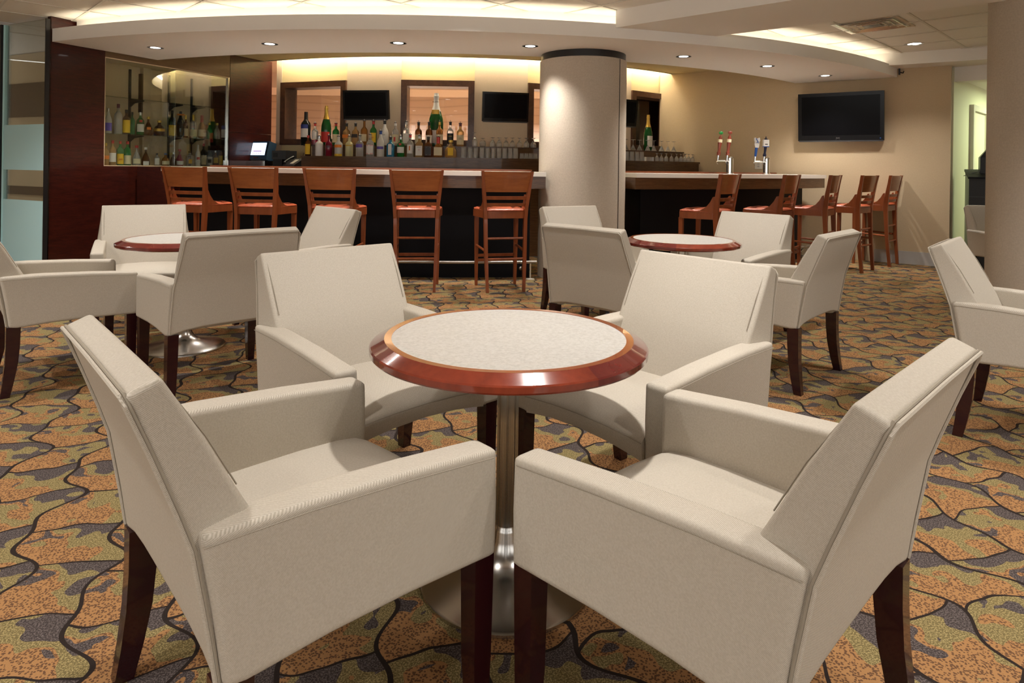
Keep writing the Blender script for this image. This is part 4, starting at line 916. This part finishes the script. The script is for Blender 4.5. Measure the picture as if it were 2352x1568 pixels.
# ================================================================== BEER TOWERS
plain('tap_brown', (.18, .03, .015), .3, coat=.5); plain('tap_blue', (.02, .08, .30), .3); plain('tap_green', (.02, .25, .05), .35); plain('tap_navy', (.008, .01, .03), .3)
def beer_tower(u, lab, kind):
    P, ph = on_cyl(u, 399, 7.32); t = empty('beer_tower', (P.x, P.y, BZ)); tag(t, lab, 'beer tower', 'beer towers on the right bar')
    q = PXM(P)
    bm = bmesh.new(); lathe(bm, [(.052, 0), (.052, .012), (.042, .016), (.042, .20), (.040, .212), (.030, .222), (0, .225)], 28); finish(bm, 'tower', 'chrome', t, True, True)
    dl = Vector((-.93, .30, 0)).normalized(); dp = Vector((-dl.y, dl.x, 0))
    for k, (off, side) in enumerate(((.145, .0), (.035, -.05))):
        b_ = dl * off + dp * side * -1
        root = dp * side * -.4
        bm = bmesh.new(); tube(bm, [root + Vector((0, 0, .170)), b_ + Vector((0, 0, .170))], .014, 10); tube(bm, [b_ + Vector((0, 0, .172)), b_ + dl * .016 + Vector((0, 0, .150)), b_ + dl * .004 + Vector((0, 0, .12))], .008, 8); fa = finish(bm, 'faucet', 'chrome', t, True)
        bm = bmesh.new(); tube(bm, [b_ + Vector((0, 0, .17)), b_ + Vector((.006, 0, .235))], [.008, .011], 8); finish(bm, 'lever', 'chrome', fa, True)
        lean = Vector((.10, 0, 1)).normalized()
        def turned(nm, prof, mat, z0, flat=False):
            bm = bmesh.new(); lathe(bm, prof, 16)
            rot = Vector((0, 0, 1)).rotation_difference(lean).to_matrix()
            for v in bm.verts: v.co = b_ + Vector((.006, 0, z0)) + rot @ v.co
            return finish(bm, nm, mat, t, True)
        if kind == 0:
            hh = turned('tap_handle', [(.026, 0), (.026, .008), (.021, .016), (.025, .028), (.025, .036), (.017, .05), (.018, .09), (.027, .17), (.027, .20), (.020, .232), (.011, .25), (.009, .262), (0, .262)], 'tap_brown', .235)
            cen = b_ + Vector((.006, 0, .235)) + lean * .288
            bm = bmesh.new(); bmesh.ops.create_uvsphere(bm, u_segments=16, v_segments=8, radius=1, matrix=Matrix.Translation(cen) @ Matrix.Diagonal((.028, .010, .022, 1))); finish(bm, 'medallion', 'tap_green' if k == 0 else 'tap_brown', t, True)
            turned('handle_band', [(.0278, .165), (.0285, .185), (.0278, .205)], 'label_cream', .235)
        elif k == 0:
            turned('tap_handle', [(.013, 0), (.016, .01), (.019, .12), (0, .12)], 'tap_blue', .235)
            cen = b_ + Vector((.006, 0, .235)) + lean * .195
            bm = bmesh.new(); prism(bm, [(-.022, -.075), (.022, -.075), (.030, -.03), (.026, .0), (.042, .02), (.036, .06), (.018, .056), (-.002, .045), (-.022, .062), (-.040, .055), (-.038, .02), (-.028, .0), (-.034, -.03)], -.008, .008)
            M = Matrix.Translation(cen) @ Matrix.Rotation(PI / 2, 4, 'X')
            bmesh.ops.transform(bm, matrix=M, verts=bm.verts); tp = finish(bm, 'tap_topper', 'label_white', t)
            bm = bmesh.new(); tube(bm, [cen + Vector((-.016, -.0095, .05)), cen + Vector((.014, -.0095, -.005))], .006, 6); tube(bm, [cen + Vector((-.020, -.0095, -.015)), cen + Vector((0, -.0095, .002)), cen + Vector((.018, -.0095, -.018))], .0035, 6); finish(bm, 'emblem', 'tap_blue', tp)
        else:
            turned('tap_handle', [(.02, 0), (.023, .02), (.018, .035), (.014, .05), (.017, .10), (.020, .13), (0, .13)], 'tap_navy', .235)
            cen = b_ + Vector((.006, 0, .235)) + lean * .18
            bm = bmesh.new(); box(bm, -.036, .036, -.022, .022, -.05, .045); bevel_all(bm, .003, 1); bmesh.ops.translate(bm, vec=cen, verts=bm.verts); tp = finish(bm, 'tap_topper', 'label_white', t)
            bm = bmesh.new(); lathe(bm, [(.022, .045), (.018, .062), (.008, .066), (.006, .085), (0, .092)], 12); bmesh.ops.translate(bm, vec=cen, verts=bm.verts); finish(bm, 'topper_cap', 'tap_navy', t, True)
            bm = bmesh.new(); box(bm, -.020, .016, -.0235, -.022, -.022, -.010); bmesh.ops.translate(bm, vec=cen, verts=bm.verts); finish(bm, 'emblem', 'label_black', tp)
            bm = bmesh.new(); box(bm, -.0365, .0365, -.0225, .0225, -.052, -.042); bmesh.ops.translate(bm, vec=cen, verts=bm.verts); finish(bm, 'topper_base', 'tap_blue', tp)
beer_tower(1676, 'left chrome beer tower with two red-brown tap handles', 0)
beer_tower(1760, 'right chrome beer tower with a blue and a black and white tap handle', 1)

# ================================================================== WALL DETAILS
a = on_plane(1734, 388, RW0, RWN); b = on_plane(1751, 370, RW0, RWN); L = (b - a).dot(RWD)
op = empty('wall_outlet', a); tag(op, 'pale outlet plate on the beige wall behind the right beer tower', 'outlet')
obox('cover_plate', 'white_plate', (0, 0, 0), RWD, RWN, 0, L, 0, .008, 0, b.z - a.z, op, .002)
obox('socket', 'baseboard_grey', (0, 0, 0), RWD, RWN, L * .35, L * .65, .008, .011, (b.z - a.z) * .55, (b.z - a.z) * .72, op); obox('socket', 'baseboard_grey', (0, 0, 0), RWD, RWN, L * .35, L * .65, .008, .011, (b.z - a.z) * .25, (b.z - a.z) * .42, op)
a = on_plane(2064, 172, RW0, RWN)
o = empty('wall_hook', a); tag(o, 'small black hook bracket on the wall at the right end of the soffit', 'hook')
obox('plate', 'black_plastic', (0, 0, 0), RWD, RWN, 0, .02, 0, .03, 0, .10, o); bm = bmesh.new(); tube(bm, [RWD * .02 + Vector((0, 0, .03)), RWD * .05 + Vector((0, 0, .02)), RWD * .06 + Vector((0, 0, .045))], .008, 6); finish(bm, 'hook', 'black_plastic', o)
# ceiling air diffuser
vc = Vector((3.69, 6.73, ZC - .004)); V = empty('air_diffuser', vc, trz); tag(V, 'square metal air diffuser in the tiled ceiling on the right', 'air vent')
for k, s in enumerate((.31, .25, .19, .13)):
    bm = bmesh.new(); pr0 = [(s, -.004), (s - .035, -.004 - .0), (s - .05, .012), (s - .012, .012)] if k == 0 else [(s, -.012), (s - .004, -.014), (s - .05, .014), (s - .046, .016)]
    loft(bm, [[(r * sx, r * sy, z) for r, z in pr0] for sx, sy in ((1, 1), (-1, 1), (-1, -1), (1, -1))], closed=True); finish(bm, 'frame' if k == 0 else 'louvre', 'alum', V)
bm = bmesh.new(); box(bm, -.08, .08, -.08, .08, -.008, -.004); finish(bm, 'centre_plate', 'alum', V); bm = bmesh.new(); box(bm, -.29, .29, -.29, .29, .009, .0105); finish(bm, 'backing', 'dark_grey', V)
# black cabinet and device in the corridor opening
kd = Vector((.86, -.50, 0)).normalized(); kn = Vector((kd.y, -kd.x, 0)); kn = -kn if kn.y > 0 else kn
K = empty('black_cabinet', (5.60, 8.02, 0)); tag(K, 'black sloping topped cabinet in the corridor opening behind the far armchair', 'cabinet')
bm = bmesh.new(); loft(bm, [[kd * x + kn * y + Vector((0, 0, z)) for y, z in ((0, .0), (0, 1.13), (-.5, 1.22), (-.5, 0))] for x in (0, .9)]); finish(bm, 'body', 'black_plastic', K)
bm = bmesh.new(); loft(bm, [[kd * x + kn * y + Vector((0, 0, z)) for y, z in ((.012, 1.12), (.012, 1.145), (-.5, 1.24), (-.5, 1.215))] for x in (-.01, .91)]); finish(bm, 'top', 'black_panel', K)
obox('groove', 'dark_grey', (0, 0, 0), kd, kn, 0, .9, 0, .003, .90, .905, K)
DV = empty('black_device', Vector((5.60, 8.02, 0)) + kd * .13 + kn * -.22 + Vector((0, 0, 1.19))); tag(DV, 'black desk device with a small white light on the corridor cabinet', 'device')
bm = bmesh.new(); loft(bm, [[kd * x + kn * y + Vector((0, 0, z)) for x, y, z in ((0, 0, zz), (.30, 0, zz), (.30, -.2, zz), (0, -.2, zz))] if zz < .3 else [kd * x + kn * y + Vector((0, 0, zz)) for x, y in ((.10, -.05), (.30, -.05), (.30, -.16), (.10, -.16))] for zz in (.0, .2, .34)]); finish(bm, 'body', 'black_plastic', DV)
obox('status_light', 'lamp_lens', (0, 0, 0), kd, kn, .10, .115, -.01, .004, .18, .19, DV)
bm = bmesh.new(); tube(bm, [kd * .0 + Vector((0, 0, .02)), kd * -.10 + Vector((0, 0, -.005)), kd * -.17 + kn * .02 + Vector((0, 0, -.035))], .004, 6); finish(bm, 'cable', 'black_plastic', DV)
